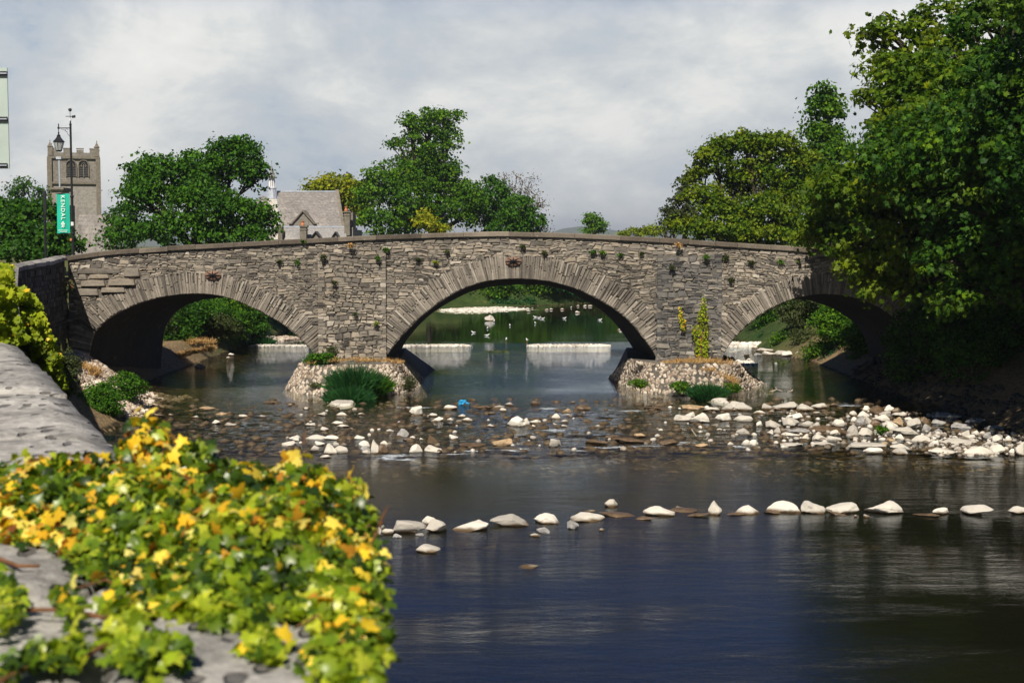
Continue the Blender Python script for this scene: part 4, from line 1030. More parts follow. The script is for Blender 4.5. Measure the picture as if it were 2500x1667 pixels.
# cross gable
g = Geo(); P = [at(706, 549, YS - .5), at(771, 549, YS - .5), at(739, 513, YS - .5), at(706, 556, YS - .5), at(771, 556, YS - .5)]
def solid(g, poly, dy, mi=0):
    n = len(poly); g.add([tuple(p) for p in poly] + [(p[0], p[1] + dy, p[2]) for p in poly], [tuple(range(n)), tuple(range(2 * n - 1, n - 1, -1))] + [(i, n + i, n + (i + 1) % n, (i + 1) % n) for i in range(n)], None, mi)
solid(g, [at(706, 556, YS - .5), at(771, 556, YS - .5), at(771, 547, YS - .5), at(768, 545, YS - .5), at(739, 513, YS - .5), at(709, 545, YS - .5), at(706, 547, YS - .5)], 4.5); cg = g.build('cross_gable', M['church_upper'], sch); cg['_o'] = sch['_o']
g = Geo()
for q in ([(701, 544), (711, 544), (739, 512), (739, 516.5), (712, 547), (701, 547)], [(777, 544), (767, 544), (739, 512), (739, 516.5), (766, 547), (777, 547)]): solid(g, [at(a, b, YS - .7) for a, b in q], .5)
o = g.build('coping', M['trim'], sch); o.parent = cg
for cx, top, hw in ((770, 566, 15), (818, 567, 11)):
    g = Geo(); solid(g, [at(cx - hw, 584, YS - 2.8), at(cx + hw, 584, YS - 2.8), at(cx, top, YS - 2.8)], 2.2); dm = g.build('dormer', M['church_upper'], sch); dm['_o'] = sch['_o']
    g = Geo()
    for s in (-1, 1): solid(g, [at(cx + s * (hw + 2), 585, YS - 3), at(cx, top - 1.5, YS - 3), at(cx, top + 1.8, YS - 3), at(cx + s * (hw - 1), 585, YS - 3)], 2.6)
    o = g.build('coping', M['dark'], sch); o.parent = dm
for (x0, x1, yt, yb, Yc, pot) in ((732, 748, 551, 590, YS - 3.0, 739), (840, 854, 516, 575, YS - 1.2, 845)):
    g = Geo(); bpx(g, x0, yt + 3, x1, yb, Yc, .9); bpx(g, x0 - 1, yt + 9, x1 + 1, yt + 11, Yc - .05, 1.0); bpx(g, x0 - 2, yt, x1 + 2, yt + 3, Yc - .1, 1.1); c_ = g.build('chimney', M['trim'], sch); c_['_o'] = sch['_o']
    p = at(pot, yt, Yc + .4); g = Geo(); g.lathe(tuple(p), [(.16, 0), (.18, .1), (.13, .2), (.12, .35), (.17, .38), (.17, .44)], 10); o = g.build('chimney_pot', M['terracotta'], sch); o.parent = c_
g = Geo(); bpx(g, 855, 518, 862, 560, YS + .5, 2.5); g.build('gable_wall', M['trim'], sch)
# spirelet
q = at(664, 463, YS + 4); qz = lambda py: at(664, py, YS + 4)[2] - q[2]; mm = mpp(YS + 4)
g = Geo(); g.lathe((q[0], q[1], q[2]), [(13 * mm, qz(486)), (10 * mm, qz(462)), (11 * mm, qz(461)), (11 * mm, qz(459))], 8); sp_ = g.build('spirelet', M['lead'], sch); sp_['_o'] = sch['_o']
g = Geo()
for k in range(8):
    t = math.pi / 4 * k; g.tube([(q[0] + 6 * mm * math.cos(t), q[1] + 6 * mm * math.sin(t), q[2] + qz(460)), (q[0] + 6 * mm * math.cos(t), q[1] + 6 * mm * math.sin(t), q[2] + qz(436))], .07, 6)
o = g.build('lantern_post', M['white'], sch); o.parent = sp_
g = Geo(); g.lathe((q[0], q[1], q[2]), [(13 * mm, qz(435)), (13.5 * mm, qz(433.5)), (8 * mm, qz(428)), (4.5 * mm, qz(419)), (2 * mm, qz(408)), (.6 * mm, qz(404)), (.5 * mm, qz(396)), (1.2 * mm, qz(395)), (.3 * mm, qz(392))], 8)
o = g.build('spire_cap', M['slate_blue'], sch); o.parent = sp_

# lamp post with lantern and town banner
YL = 75.0
def lp(px, py): return tuple(at(px, py, YL))
b0 = lp(179, 640); t0 = lp(173.5, 296); x_ = b0[0]
lamp = thing('lamp_post', 'tall black lamp post with a hanging lantern and a green banner left of the bridge', 'lamp post', (x_, YL, 4.9))
zz = lambda py: at(175, py, YL)[2]
g = Geo(); g.tube([(x_, YL, 4.6), (x_, YL, zz(480)), (x_, YL, zz(479)), (x_, YL, zz(305))], [.075, .072, .058, .055], 10); g.lathe((x_, YL, zz(305)), [(.07, 0), (.07, .04), (.03, .08), (.045, .14), (.005, .24)], 10)
for py in (480, 570): g.lathe((x_, YL, zz(py)), [(.09, -.05), (.1, 0), (.09, .05)], 10)
g.build('pole', M['iron'], lamp)
xl = lp(143, 313)[0]; g = Geo(); za = zz(313)
g.tube([(x_, YL, za), (xl - .06, YL, za)], .028, 8); g.lathe((xl, YL, za), [(.05, -.05), (.05, .05), (.02, .1), (.035, .16), (.004, .26)], 8)
sc = [(x_ - .05, za - .42), (x_ - .12, za - .36), (x_ - .2, za - .2), (x_ - .33, za - .1), (x_ - .5, za - .05)]
g.tube([(a, YL, b) for a, b in sc], .012, 6)
for k in range(1): g.tube([(x_ - .2 + .07 * math.cos(t), YL, za - .12 + .07 * math.sin(t)) for t in np.linspace(0, 5.2, 12)], .01, 5)
g.build('bracket', M['iron'], lamp)
zl_ = zz(347); g = Geo(); g.tube([(xl, YL, za), (xl, YL, zz(325))], .02, 6)
g.lathe((xl, YL, zl_), [(.30, 0), (.31, .02), (.20, .13), (.13, .22), (.09, .30), (.10, .34), (.05, .38), (.03, .44), (.05, .48), (.01, .54)], 6)
for k in range(6):
    t = 2 * math.pi * k / 6 + math.pi / 6; g.tube([(xl + .27 * math.cos(t), YL + .27 * math.sin(t), zl_), (xl + .15 * math.cos(t), YL + .15 * math.sin(t), zz(367))], .014, 5)
g.lathe((xl, YL, zz(370)), [(.10, -.02), (.16, .03), (.16, .06)], 6)
ln = g.build('lantern', M['iron'], lamp); ln['_o'] = lamp['_o']
gm, gt, go = newmat('lantern_glass'); pg = bsdf(gt, go, (.55, .57, .55), .15, .5); pg.inputs['Alpha'].default_value = .6
g = Geo(); g.lathe((xl, YL, zz(367)), [(.145, 0), (.26, zl_ - zz(367) - .01)], 6); o = g.build('glass', gm, lamp); o.parent = ln
# banner
m_, t_, o_ = newmat('teal_cloth'); bsdf(t_, o_, t_.ramp(t_.noise(t_.mapping(pos(t_), scale=(1, 1, .3)), 3, 3), [(.3, (.015, .40, .29)), (.7, (.02, .50, .37))]), .7, .2); M['teal'] = m_
pa, pb, pc, pd = (138, 472), (170, 473), (171, 569), (140, 570)
g = Geo(); n = 8; k = 16; V = []
for j in range(k + 1):
    for i in range(n + 1):
        u, v = i / n, j / k; L = np.array(pa) * (1 - u) * (1 - v) + np.array(pb) * u * (1 - v) + np.array(pc) * u * v + np.array(pd) * (1 - u) * v
        q = at(L[0], L[1], YL); V.append((q[0], YL + .03 * math.sin(u * 5 + v * 3) - .02 * v, q[2]))
F = [(j * (n + 1) + i, j * (n + 1) + i + 1, (j + 1) * (n + 1) + i + 1, (j + 1) * (n + 1) + i) for j in range(k) for i in range(n)]
g.add(V, np.array(F)); ban = g.build('banner', M['teal'], lamp, True); ban['_o'] = lamp['_o']
for py in (472.5, 570): g = Geo(); g.tube([(x_, YL, zz(py)), (lp(138, py)[0], YL, zz(py))], .018, 6); g.build('banner_arm', M['iron'], lamp)
M['whitecloth'] = mat_simple('white_print', (.75, .85, .82), .7, .2, .05, 3)
def text_mesh(body, size, loc, rot, name, mat, parent, sx=1.0):
    cu = D.curves.new(name, 'FONT'); cu.body = body; cu.size = size; cu.align_x = 'CENTER'; cu.align_y = 'CENTER'; cu.extrude = .004; cu.offset = size * .012; cu.space_character = 1.25
    tmp = D.objects.new('tmp', cu); COL.objects.link(tmp); dg = bpy.context.evaluated_depsgraph_get(); me = D.meshes.new_from_object(tmp.evaluated_get(dg)); D.objects.remove(tmp)
    me.materials.clear(); me.materials.append(mat); o = D.objects.new(name, me); COL.objects.link(o)
    o.location = tuple(np.array(loc) - np.array(lamp['_o'])); o.rotation_euler = rot; o.scale = (sx, 1, 1); o.parent = parent; return o
q = lp(154.5, 507); o = text_mesh('KENDAL', .29, (q[0], YL - .09, q[2]), Matrix(((0, 1, 0), (0, 0, -1), (-1, 0, 0))).to_euler(), 'lettering', M['whitecloth'], lamp); o.parent = ban
g = Geo(); q = lp(155, 548)
for dx, dz, r_ in ((0, .10, .05), (-.05, .03, .05), (.05, .02, .05), (0, -.05, .055), (-.045, -.12, .035), (.05, -.10, .035)):
    g.add([(q[0] + dx + r_ * math.cos(t), YL - .085, q[2] + dz + r_ * 1.2 * math.sin(t)) for t in np.linspace(0, 2 * math.pi, 9)[:-1]], [tuple(range(8))])
g.tube([(q[0], YL - .085, q[2] - .1), (q[0] + .02, YL - .085, q[2] - .2)], .012, 5)
o = g.build('emblem', M['whitecloth'], lamp); o.parent = ban; g = Geo()
for py, wd in ((561.5, 11), (565, 8)):
    x = 155 - wd
    while x < 155 + wd: s = rng.uniform(1.2, 2.2); p0 = lp(x, py); p1 = lp(x + s, py + 1.5); g.box(p0[0], p1[0], YL - .095, YL - .085, p1[2], p0[2]); x += s + .7
o = tag(g.build('small_print', M['whitecloth'], lamp), kind='stuff'); o.parent = ban
for py, h in ((551, 9), (630, 7)): g = Geo(); g.lathe((x_, YL, zz(py)), [(.085, 0), (.085, h * mpp(YL))], 10); g.build('white_band', M['white'], lamp)
g = Geo(); p0 = lp(172, 582); p1 = lp(177, 588); g.box(p0[0], p1[0], YL - .12, YL - .07, p1[2], p0[2]); g.build('orange_tag', M['terracotta'], lamp)
# second thin post
po = thing('dark_post', 'thin dark lamp column standing among leaves left of the banner', 'post', (at(112, 640, 80)[0], 80, 4.7))
g = Geo(); q = at(112, 640, 80); za = at(112, 470, 80)[2]; g.tube([(q[0], 80, 4.4), (q[0], 80, za)], [.09, .07], 8); g.box(q[0] - .02, q[0] + .09, 79.93, 80.07, za - 1.2, za + .05); g.build('pole', M['iron'], po)
# back of a pale road sign at the left edge
YN = 20.0
sg = thing('road_sign', 'back of a pale grey road sign at the left edge with black rails', 'road sign', (at(-90, 640, YN)[0], YN, 4.6))
g = Geo(); p0 = at(-175, 166, YN); p1 = at(23, 412, YN); g.box(p0[0], p1[0], YN, YN + .02, p1[2], p0[2]); g.build('sign_panel', mat_simple('sign_back', (.42, .50, .47), .6, .3, .08, 2), sg)
for py in (180, 291, 404):
    a = at(-175, py - 5, YN); b = at(19, py + 6, YN); g = Geo(); zc = (a[2] + b[2]) / 2; h = (a[2] - b[2]) / 2
    g.box(a[0], b[0], YN - .03, YN, b[2], a[2]); rl = g.build('rail', M['iron'], sg); rl['_o'] = sg['_o']; g = Geo(); g.box(a[0], b[0], YN - .045, YN - .03, zc - h * .2, zc + h * .25); o = g.build('channel', M['lead'], sg); o.parent = rl
g = Geo()
for px in (-150, -60): q = at(px, 640, YN); g.tube([(q[0], YN + .09, 4.4), (q[0], YN + .09, p0[2] - .05)], .05, 10)
g.build('post', M['lead'], sg)
# ------------------------------------------------------------------ trees
tree('broadleaf_tree', 'small dark round tree beyond the bridge at far left', 190, [(62, 462, 42, 28), (100, 480, 28, 24), (30, 490, 30, 24), (-20, 500, 40, 25)], 'leaf_dark', .34, 1.1, subr=.8, base=65)
tree('broadleaf_tree', 'spreading green tree below the church tower behind the wing wall', 84, [(30, 560, 70, 60), (100, 540, 62, 50, 3), (110, 590, 62, 42, -2), (-40, 570, 60, 80), (160, 600, 38, 30, -1), (40, 515, 60, 28, 3), (60, 620, 80, 30, -3)], 'leaf_dark', .25, 2.1, base=70, subr=.5, bias=-.02)
tree('broadleaf_tree', 'dark green tree low behind the gabled house', 128, [(285, 540, 36, 42), (330, 510, 30, 26), (300, 585, 50, 30)], 'leaf_dark', .3, 1.1, base=300, subr=.6)
tree('broadleaf_tree', 'large dark green tree between the church tower and the school', 104,
     [(420, 440, 85, 62), (360, 420, 55, 50, 1), (560, 400, 75, 62, 0), (590, 360, 42, 36, 1), (540, 375, 36, 30), (625, 430, 42, 48), (480, 410, 45, 42, 2), (350, 480, 55, 42, -1), (325, 465, 36, 30), (500, 500, 95, 62, -3), (420, 560, 95, 42, -3), (600, 530, 72, 52, -2), (640, 565, 40, 30, -2), (320, 560, 52, 42, 0), (560, 575, 90, 30, -3), (490, 470, 80, 50, 3)],
     'leaf_dark', .25, 1.7, base=470, shell=(.4, 1.0), subr=.5, trunk_r=.5, twigs=8, bias=.12)
tree('broadleaf_tree', 'yellow green tree rising behind the school roof', 178, [(820, 458, 55, 34), (780, 465, 36, 22), (860, 470, 38, 38), (840, 510, 50, 34, 2), (880, 510, 30, 40)], 'leaf_yellow', .42, 2.2, base=835, subr=.9, bias=-.1)
tree('broadleaf_tree', 'mid green tree left of the tallest tree in the middle', 158, [(935, 440, 48, 46), (905, 490, 42, 50, -1), (965, 500, 50, 60, -1), (925, 545, 62, 34, -2), (985, 430, 34, 42, 1), (990, 545, 46, 40)], 'leaf_mid', .32, 1.6, base=940, subr=.7)
tree('broadleaf_tree', 'tallest tree, loose topped, in the middle of the skyline', 166,
     [(1095, 290, 38, 28), (1010, 295, 38, 20), (1050, 290, 34, 26), (1040, 330, 55, 36), (1100, 335, 34, 36), (975, 355, 30, 20), (1060, 375, 60, 34), (1015, 400, 58, 36), (1080, 420, 56, 36), (1040, 455, 82, 44), (1120, 470, 56, 50), (1060, 520, 95, 48, -2), (1150, 500, 40, 55, -1), (1030, 430, 70, 40, 2)],
     'leaf_mid', .31, 1.35, base=1065, subr=.62, trunk_r=.4, twigs=8, shell=(.35, 1.0))
tree('yellow_shrub', 'yellow leaved shrub on the bank in front of the tallest tree', 150, [(1040, 545, 28, 22), (1070, 560, 28, 14), (1025, 525, 18, 16)], 'leaf_yellow', .28, 1.4, base=1045, subr=.5, cat='shrub', bias=.1)
tree('broadleaf_tree', 'dark green tree right of the tallest tree', 170, [(1200, 480, 42, 50), (1180, 520, 46, 50), (1225, 540, 40, 36)], 'leaf_dark', .34, 2.2, base=1195, subr=.7)
tree('sparse_tree', 'sparse brownish half bare tree right of the tallest tree', 182, [(1240, 460, 46, 40), (1280, 470, 40, 44), (1300, 510, 28, 38), (1320, 500, 14, 14), (1215, 440, 30, 20), (1325, 560, 10, 14)], 'leaf_brown', .22, .9, per=16, base=1262, subr=.9, twigs=34, shell=(.3, 1.0))
tree('broadleaf_tree', 'low green tree in front of the sparse brown tree', 160, [(1265, 520, 40, 46), (1300, 545, 32, 34), (1245, 555, 45, 26)], 'leaf_dark', .3, 2.2, base=1270, subr=.6, bias=.15)
tree('broadleaf_tree', 'small lone rounded tree standing against the far hills', 230, [(1450, 545, 24, 22), (1438, 535, 14, 12), (1465, 555, 16, 18), (1450, 562, 27, 14)], 'leaf_mid', .36, 1.3, base=1452, subr=.6, bias=.12)
tree('far_bush', 'pale olive bushes far off right of the lone tree', 240, [(1540, 570, 26, 12), (1575, 570, 28, 14), (1600, 565, 24, 16), (1520, 577, 14, 8)], 'leaf_lime', .36, 1.2, base=1560, subr=.6, cat='bush', bias=-.15)
tree('broadleaf_tree', 'narrow olive tree at the left end of the right hand trees', 128, [(1655, 520, 34, 42), (1680, 465, 28, 34), (1690, 540, 40, 40), (1640, 550, 25, 22)], 'leaf_olive', .26, 1.6, base=1665, subr=.55)
tree('sycamore_tree', 'domed yellow green tree behind the right half of the bridge', 104,
     [(1820, 350, 60, 32), (1745, 390, 56, 36), (1775, 355, 46, 32), (1890, 365, 62, 48), (1950, 400, 50, 50), (1700, 430, 34, 26), (1720, 480, 52, 34, -1), (1800, 450, 45, 40, 1), (1770, 520, 60, 42, -2), (1850, 430, 70, 55, 0), (1870, 520, 90, 55, -2), (1930, 480, 60, 60, 0), (1780, 560, 80, 26, -3), (1690, 555, 55, 30, -2), (1850, 575, 110, 26, -3), (1960, 560, 60, 40, -1), (1990, 480, 50, 60, 2), (1950, 580, 60, 28, -2)],
     'leaf_syc', .24, 1.7, base=1850, shell=(.3, 1.0), subr=.45, twigs=9, trunk_r=.4, bias=.08)
tree('slender_tree', 'slender green topped tree rising above the domed sycamore', 116, [(2010, 240, 36, 32), (2015, 275, 46, 40), (2005, 330, 55, 40), (2035, 370, 60, 45), (1990, 400, 60, 50), (2050, 450, 60, 60), (1990, 480, 70, 60)], 'leaf_mid', .28, 2.2, shell=(.3, 1.0), base=2015, subr=.55, trunk_r=.3)
# the big sycamores on the right bank, overhanging the river
tree('sycamore_tree', 'tall overhanging sycamore on the right bank with sunlit yellow green leaves', 60,
     [(2190, 100, 105, 56, 2), (2300, 60, 90, 70, 3), (2160, 190, 72, 64, 0), (2230, 220, 110, 90, -2), (2125, 250, 46, 40, 0), (2330, 170, 110, 90, 1), (2195, 330, 80, 66, -3), (2290, 330, 110, 90, -4),
      (2175, 400, 75, 56, -1), (2060, 480, 75, 46, 1), (2130, 500, 90, 56, -2), (2230, 450, 110, 80, -5), (2030, 565, 80, 40, 0), (2110, 590, 100, 48, -2), (2210, 560, 110, 60, -4), (2140, 660, 95, 40, -3), (2240, 640, 100, 50, -5), (2060, 605, 60, 34, 3), (2180, 720, 70, 30, -4)],
     'leaf_syc', .23, 1.1, per=24, base=2760, more=[(13.5, 60.4, 6.9, 1.5, 1.2), (15, 58.8, 8.4, 2.4, 1.8), (16.6, 59.6, 7, 2.6, 2.2), (13.6, 58.2, 8.6, 1.5, 1.2), (19, 58, 8, 3, 3), (17, 58, 11.5, 2.6, 2.5), (20, 61, 8, 3, 3), (15.6, 58.4, 5.4, 1.6, 1.1), (18, 57.6, 5.6, 2.2, 1.5), (21, 56, 6.5, 3, 2.2)], subr=.46, tmpl=PALM, trunk_r=.45, twigs=7, bias=.03, zbase=3.5)
tree('sycamore_tree', 'nearest dark green sycamore filling the right edge of the view', 52,
     [(2440, 60, 120, 90, 0), (2540, 140, 130, 130, 2), (2420, 220, 110, 90, -2), (2530, 330, 130, 120, 0), (2390, 380, 100, 80, -3), (2480, 480, 120, 90, -2), (2370, 520, 90, 70, -4), (2440, 600, 110, 80, -4), (2320, 640, 90, 60, -3), (2520, 680, 110, 80, -3), (2380, 720, 100, 50, -3), (2290, 740, 80, 36, -2), (2500, 20, 130, 100, 4), (2620, 560, 130, 130, 0), (2640, 330, 130, 140, 2)],
     'leaf_near', .2, 1.15, per=24, base=2700, more=[(18, 40, 10, 3, 2.4), (21, 41, 11, 3.5, 3), (17, 44, 9, 2.4, 2), (24, 42, 12, 4, 3.5), (19, 47, 7.5, 3, 2), (22, 48, 8, 3.5, 3), (16, 50, 9, 3, 2.4), (17.5, 46.5, 11, 3, 2.6), (20, 49, 9, 3.4, 3), (19, 53, 8, 3.2, 3), (22, 45, 12, 3.5, 3.2), (15.5, 54, 9.5, 2.6, 2), (23, 53, 10, 3.5, 3.5), (18, 43.5, 14, 3, 3)], subr=.44, tmpl=PALM, trunk_r=.5, twigs=7, bias=-.02, zbase=3.8)  # more: crown lumps, partly out of view, added to shade the right bank
tree('broadleaf_tree', 'dark shaded tree standing deep behind the right end of the bridge', 78, [(2150, 620, 110, 70), (2260, 500, 110, 90), (2360, 640, 130, 90), (2120, 560, 50, 60), (2250, 700, 120, 60), (2450, 560, 130, 110), (2350, 420, 120, 100), (2500, 700, 130, 80), (2430, 300, 140, 120), (2380, 780, 140, 60), (2230, 790, 60, 50)], 'leaf_dark', .26, 1.1, base=2330, subr=.5, bias=-.1)
for i, (x, y, h) in enumerate([(25, 44, 17), (27, 33, 17), (31, 56, 19), (33, 70, 19)]):  # unseen trees, added to block light and keep the right bank dark
    b = at(2400, 500, y); R = []
    t = thing('broadleaf_tree', ['tree on the right bank just outside the frame, nearest but one', 'nearest tree on the right bank outside the frame', 'tree standing behind the two right bank sycamores', 'tree on the right bank behind the bridge end'][i], 'tree', (x, y, 4.5))
    g = Geo(); tw = Geo(); tw.tube([(x, y, 3.8), (x + .1, y, 8), (x, y + .2, h * .8)], [.45, .35, .12], 8)
    for k in range(7):
        c = np.array([x, y, h * .62]) + rng.normal(size=3) * np.array([2.2, 2.2, 3.6]); clump(g, c, (3.2, 3.2, 2.8), 46, 24, .30, .6)
        tw.tube([(x, y, 8), tuple(c)], [.16, .05], 5)
    g.build('crown', M['leaf_dark'], t); tw.build('trunk', M['bark'], t, True)

# ------------------------------------------------------------------ bushes and plants
bush('river_bush', 'dark leafy bush under the left arch, nearest the abutment', 450, 770, 62, 58, 84, 'leaf_dark', .15, 1.1)
bush('river_bush', 'brighter green bush in the middle behind the left arch', 550, 755, 60, 62, 90, 'leaf_mid', .15, 1.1)
bush('river_bush', 'olive scrub hanging over the water behind the left arch', 530, 800, 55, 40, 86, 'leaf_olive', .13, 1.1, bias=.1)
bush('river_bush', 'small green bush at the right of those behind the left arch', 615, 790, 40, 42, 92, 'leaf_dark', .14, 1.2)
bush('river_bush', 'low dark bush at the foot of the sandy bank behind the left arch', 430, 815, 40, 26, 80, 'leaf_dark', .12, 1.1)
for nm, lb, px, py, n, sp, h, Y in [('reed_tuft', 'teal reed tuft at the water edge behind the left arch', 648, 835, 260, .6, .8, 92), ('reed_tuft', 'smaller reed tuft left of the teal reeds behind the left arch', 620, 840, 160, .4, .5, 92.5)]:
    c = at(px, py, Y); g = Geo(); blades(g, (c[0], Y, c[2] - .2), n, sp, h, .02); solo(g.build(nm, M['leaf_teal']), lb, 'reeds')
# far bank seen through the middle arch
for i, (px, py, rx, ry, Y, mt, lb) in enumerate([
    (1010, 705, 60, 42, 158, 'leaf_dark', 'dark bush at the left of the far bank seen through the middle arch'),
    (1080, 700, 60, 44, 156, 'leaf_dark', 'second dark bush on the far bank seen through the middle arch'),
    (1150, 712, 46, 36, 154, 'leaf_mid', 'green bush left of centre on the far bank through the middle arch'),
    (1210, 710, 44, 34, 156, 'leaf_mid', 'green bush in the centre of the far bank through the middle arch'),
    (1270, 712, 44, 32, 158, 'leaf_mid', 'green bush right of centre on the far bank through the middle arch'),
    (1330, 712, 44, 28, 160, 'leaf_mid', 'green bush near the right of the far bank through the middle arch'),
    (1390, 712, 44, 24, 162, 'leaf_teal', 'low bluish green bush at the right of the far bank'),
    (1450, 708, 50, 28, 166, 'leaf_dark', 'dark bush at the right end of the far bank'),
    (1250, 735, 60, 10, 152, 'leaf_teal', 'strip of low reeds at the far waterline through the middle arch')]):
    bush('bank_bush', lb, px, py, rx, ry, Y, mt, .24, 1.2, subr=.5)
bush('bank_bush', 'bushes at the right bend of the far river', 1540, 700, 60, 30, 172, 'leaf_dark', .26, 1.1, subr=.5)
bush('bank_bush', 'shrubs hiding the left bank just behind the middle arch', 900, 730, 80, 50, 130, 'leaf_dark', .22, 1.1, subr=.5)
bush('bank_bush', 'bushes along the left bank half way to the gravel bar', 780, 770, 90, 50, 112, 'leaf_mid', .2, 1.1, subr=.5)
# right arch
bush('ivy_clump', 'tall ivy covered growth lit by sun behind the right arch', 2040, 790, 34, 68, 82, 'leaf_mid', .16, 1.0, bias=.1, subr=.22)
bush('river_bush', 'dense green bush above the water behind the right arch', 2000, 862, 42, 36, 79, 'leaf_mid', .11, 1.2)
bush('river_bush', 'dark teal bush at the waterline behind the right arch', 2035, 872, 34, 24, 77.5, 'leaf_teal', .1, 1.2)
bush('river_bush', 'scrubby green bush on the left of those behind the right arch', 1915, 832, 34, 22, 87, 'leaf_mid', .12, 1.2)
bush('river_bush', 'yellowish scrub between the bushes behind the right arch', 1965, 825, 32, 22, 84, 'leaf_olive', .12, 1.2, bias=.25)
bush('river_bush', 'brown and green scrub at the right behind the right arch', 2090, 830, 26, 34, 81, 'leaf_olive', .12, 1.2, bias=.2)
bush('river_bush', 'small dark bush at the far left behind the right arch', 1862, 828, 16, 12, 92, 'leaf_teal', .12, 1.2)
bush('river_bush', 'deep green backdrop of shrubs behind the right arch', 1870, 790, 110, 50, 104, 'leaf_dark', .18, 1.1, subr=.4)
bush('river_bush', 'tall dark shrubs at the back of the right bank behind the bridge', 2060, 760, 90, 60, 96, 'leaf_dark', .18, 1.1, subr=.4)
def bank_bush(x, y, r, h, mat, lb, gp, ls=.15, subr=.34):
    z = HZ(x, y); t = thing('bank_bush', lb, 'bush', (x, y, z), gp); g = Geo(); tw = Geo()
    for k in range(3):
        o = rng.normal(size=3) * np.array([r, r, h]) * .25 if k else np.zeros(3); R = np.array([r, r, h * .6]) * (1 if k == 0 else .65)
        area = (R[0] * R[2] * 2 + R[0] * R[1]) * 4.2
        clump(g, np.array([x, y, z + h * .45]) + o, R, max(6, int(1.1 * area / (subr * subr * 3.2))), 20, ls, subr, bias=rng.normal(0, .06), under=.8)
    for _ in range(4): tw.tube([(x, y, z - .2), (x + rng.normal() * r * .3, y + rng.normal() * r * .3, z + h * .6)], [.05, .01], 4)
    g.build('foliage', M[mat], t); tw.build('stem', M['bark'], t)
for i in range(22):
    y = 79 + i * 2.6 + rng.normal(); d = rng.uniform(1.0, 5.0); bank_bush(np.interp(y, *XL) - d, y, rng.uniform(1.3, 2.2), rng.uniform(1.4, 2.8), ['leaf_dark', 'leaf_mid', 'leaf_olive'][i % 3], 'bush clothing the left bank upstream of the bridge', 'bushes on the left bank upstream')
for i in range(34):
    y = 74 + i * 1.8 + rng.normal(); d = rng.uniform(1.2, 6.5); bank_bush(np.interp(y, *XR) + d, y, rng.uniform(1.1, 2.1), rng.uniform(1.3, 3.0), ['leaf_dark', 'leaf_dark', 'leaf_mid', 'leaf_olive'][i % 4], 'bush clothing the right bank upstream of the bridge', 'bushes on the right bank upstream')
for i in range(60):
    x = -14 + i * .57 + rng.normal() * .4; ys = 152 + max(0, (x - 1) * .9); yy = ys + rng.uniform(.5, 9 if x < 4 else 5); bank_bush(x, yy, rng.uniform(1.8, 2.8), min(rng.uniform(2.0, 3.8), max(.8, 5.6 - HZ(x, yy))) if x > 2 else rng.uniform(2.0, 3.8), ['leaf_mid', 'leaf_teal', 'leaf_dark'][i % 3], 'bush on the far bank where the river bends', 'bushes on the far bank', .24, .55)
for i, (x, y, r_, h_) in enumerate([(17.6, 61.6, 1.5, 2.6), (18.8, 59.5, 1.8, 3.4), (20.6, 58, 2.0, 3.6), (19.2, 62.3, 2.0, 4.2), (22, 60, 2.2, 4.4), (23.5, 56, 2.2, 4), (21.5, 54, 1.8, 3), (18.4, 57, 1.2, 1.8), (25, 58, 2.4, 5)]): bank_bush(x, y, r_, h_, 'leaf_dark', 'dark bush in the deep shade at the foot of the right hand trees', 'shaded bushes under the right hand trees', .13, .3)
for i in range(9): y = 72.5 + i * .8; bank_bush(np.interp(y, *XR) + rng.uniform(1.0, 3.6), y, 1.0, 1.3, ['leaf_mid', 'leaf_dark'][i % 2], 'low bush on the bank just past the right arch', 'low bushes past the right arch', .1, .24)
for i in range(5): y = 73 + i * 1.6; bank_bush(np.interp(y, *XL) - rng.uniform(2.4, 4), y, 1.1, 1.2, ['leaf_olive', 'leaf_dark'][i % 2], 'low scrub on the bank just past the left arch', 'low scrub past the left arch', .1, .24)
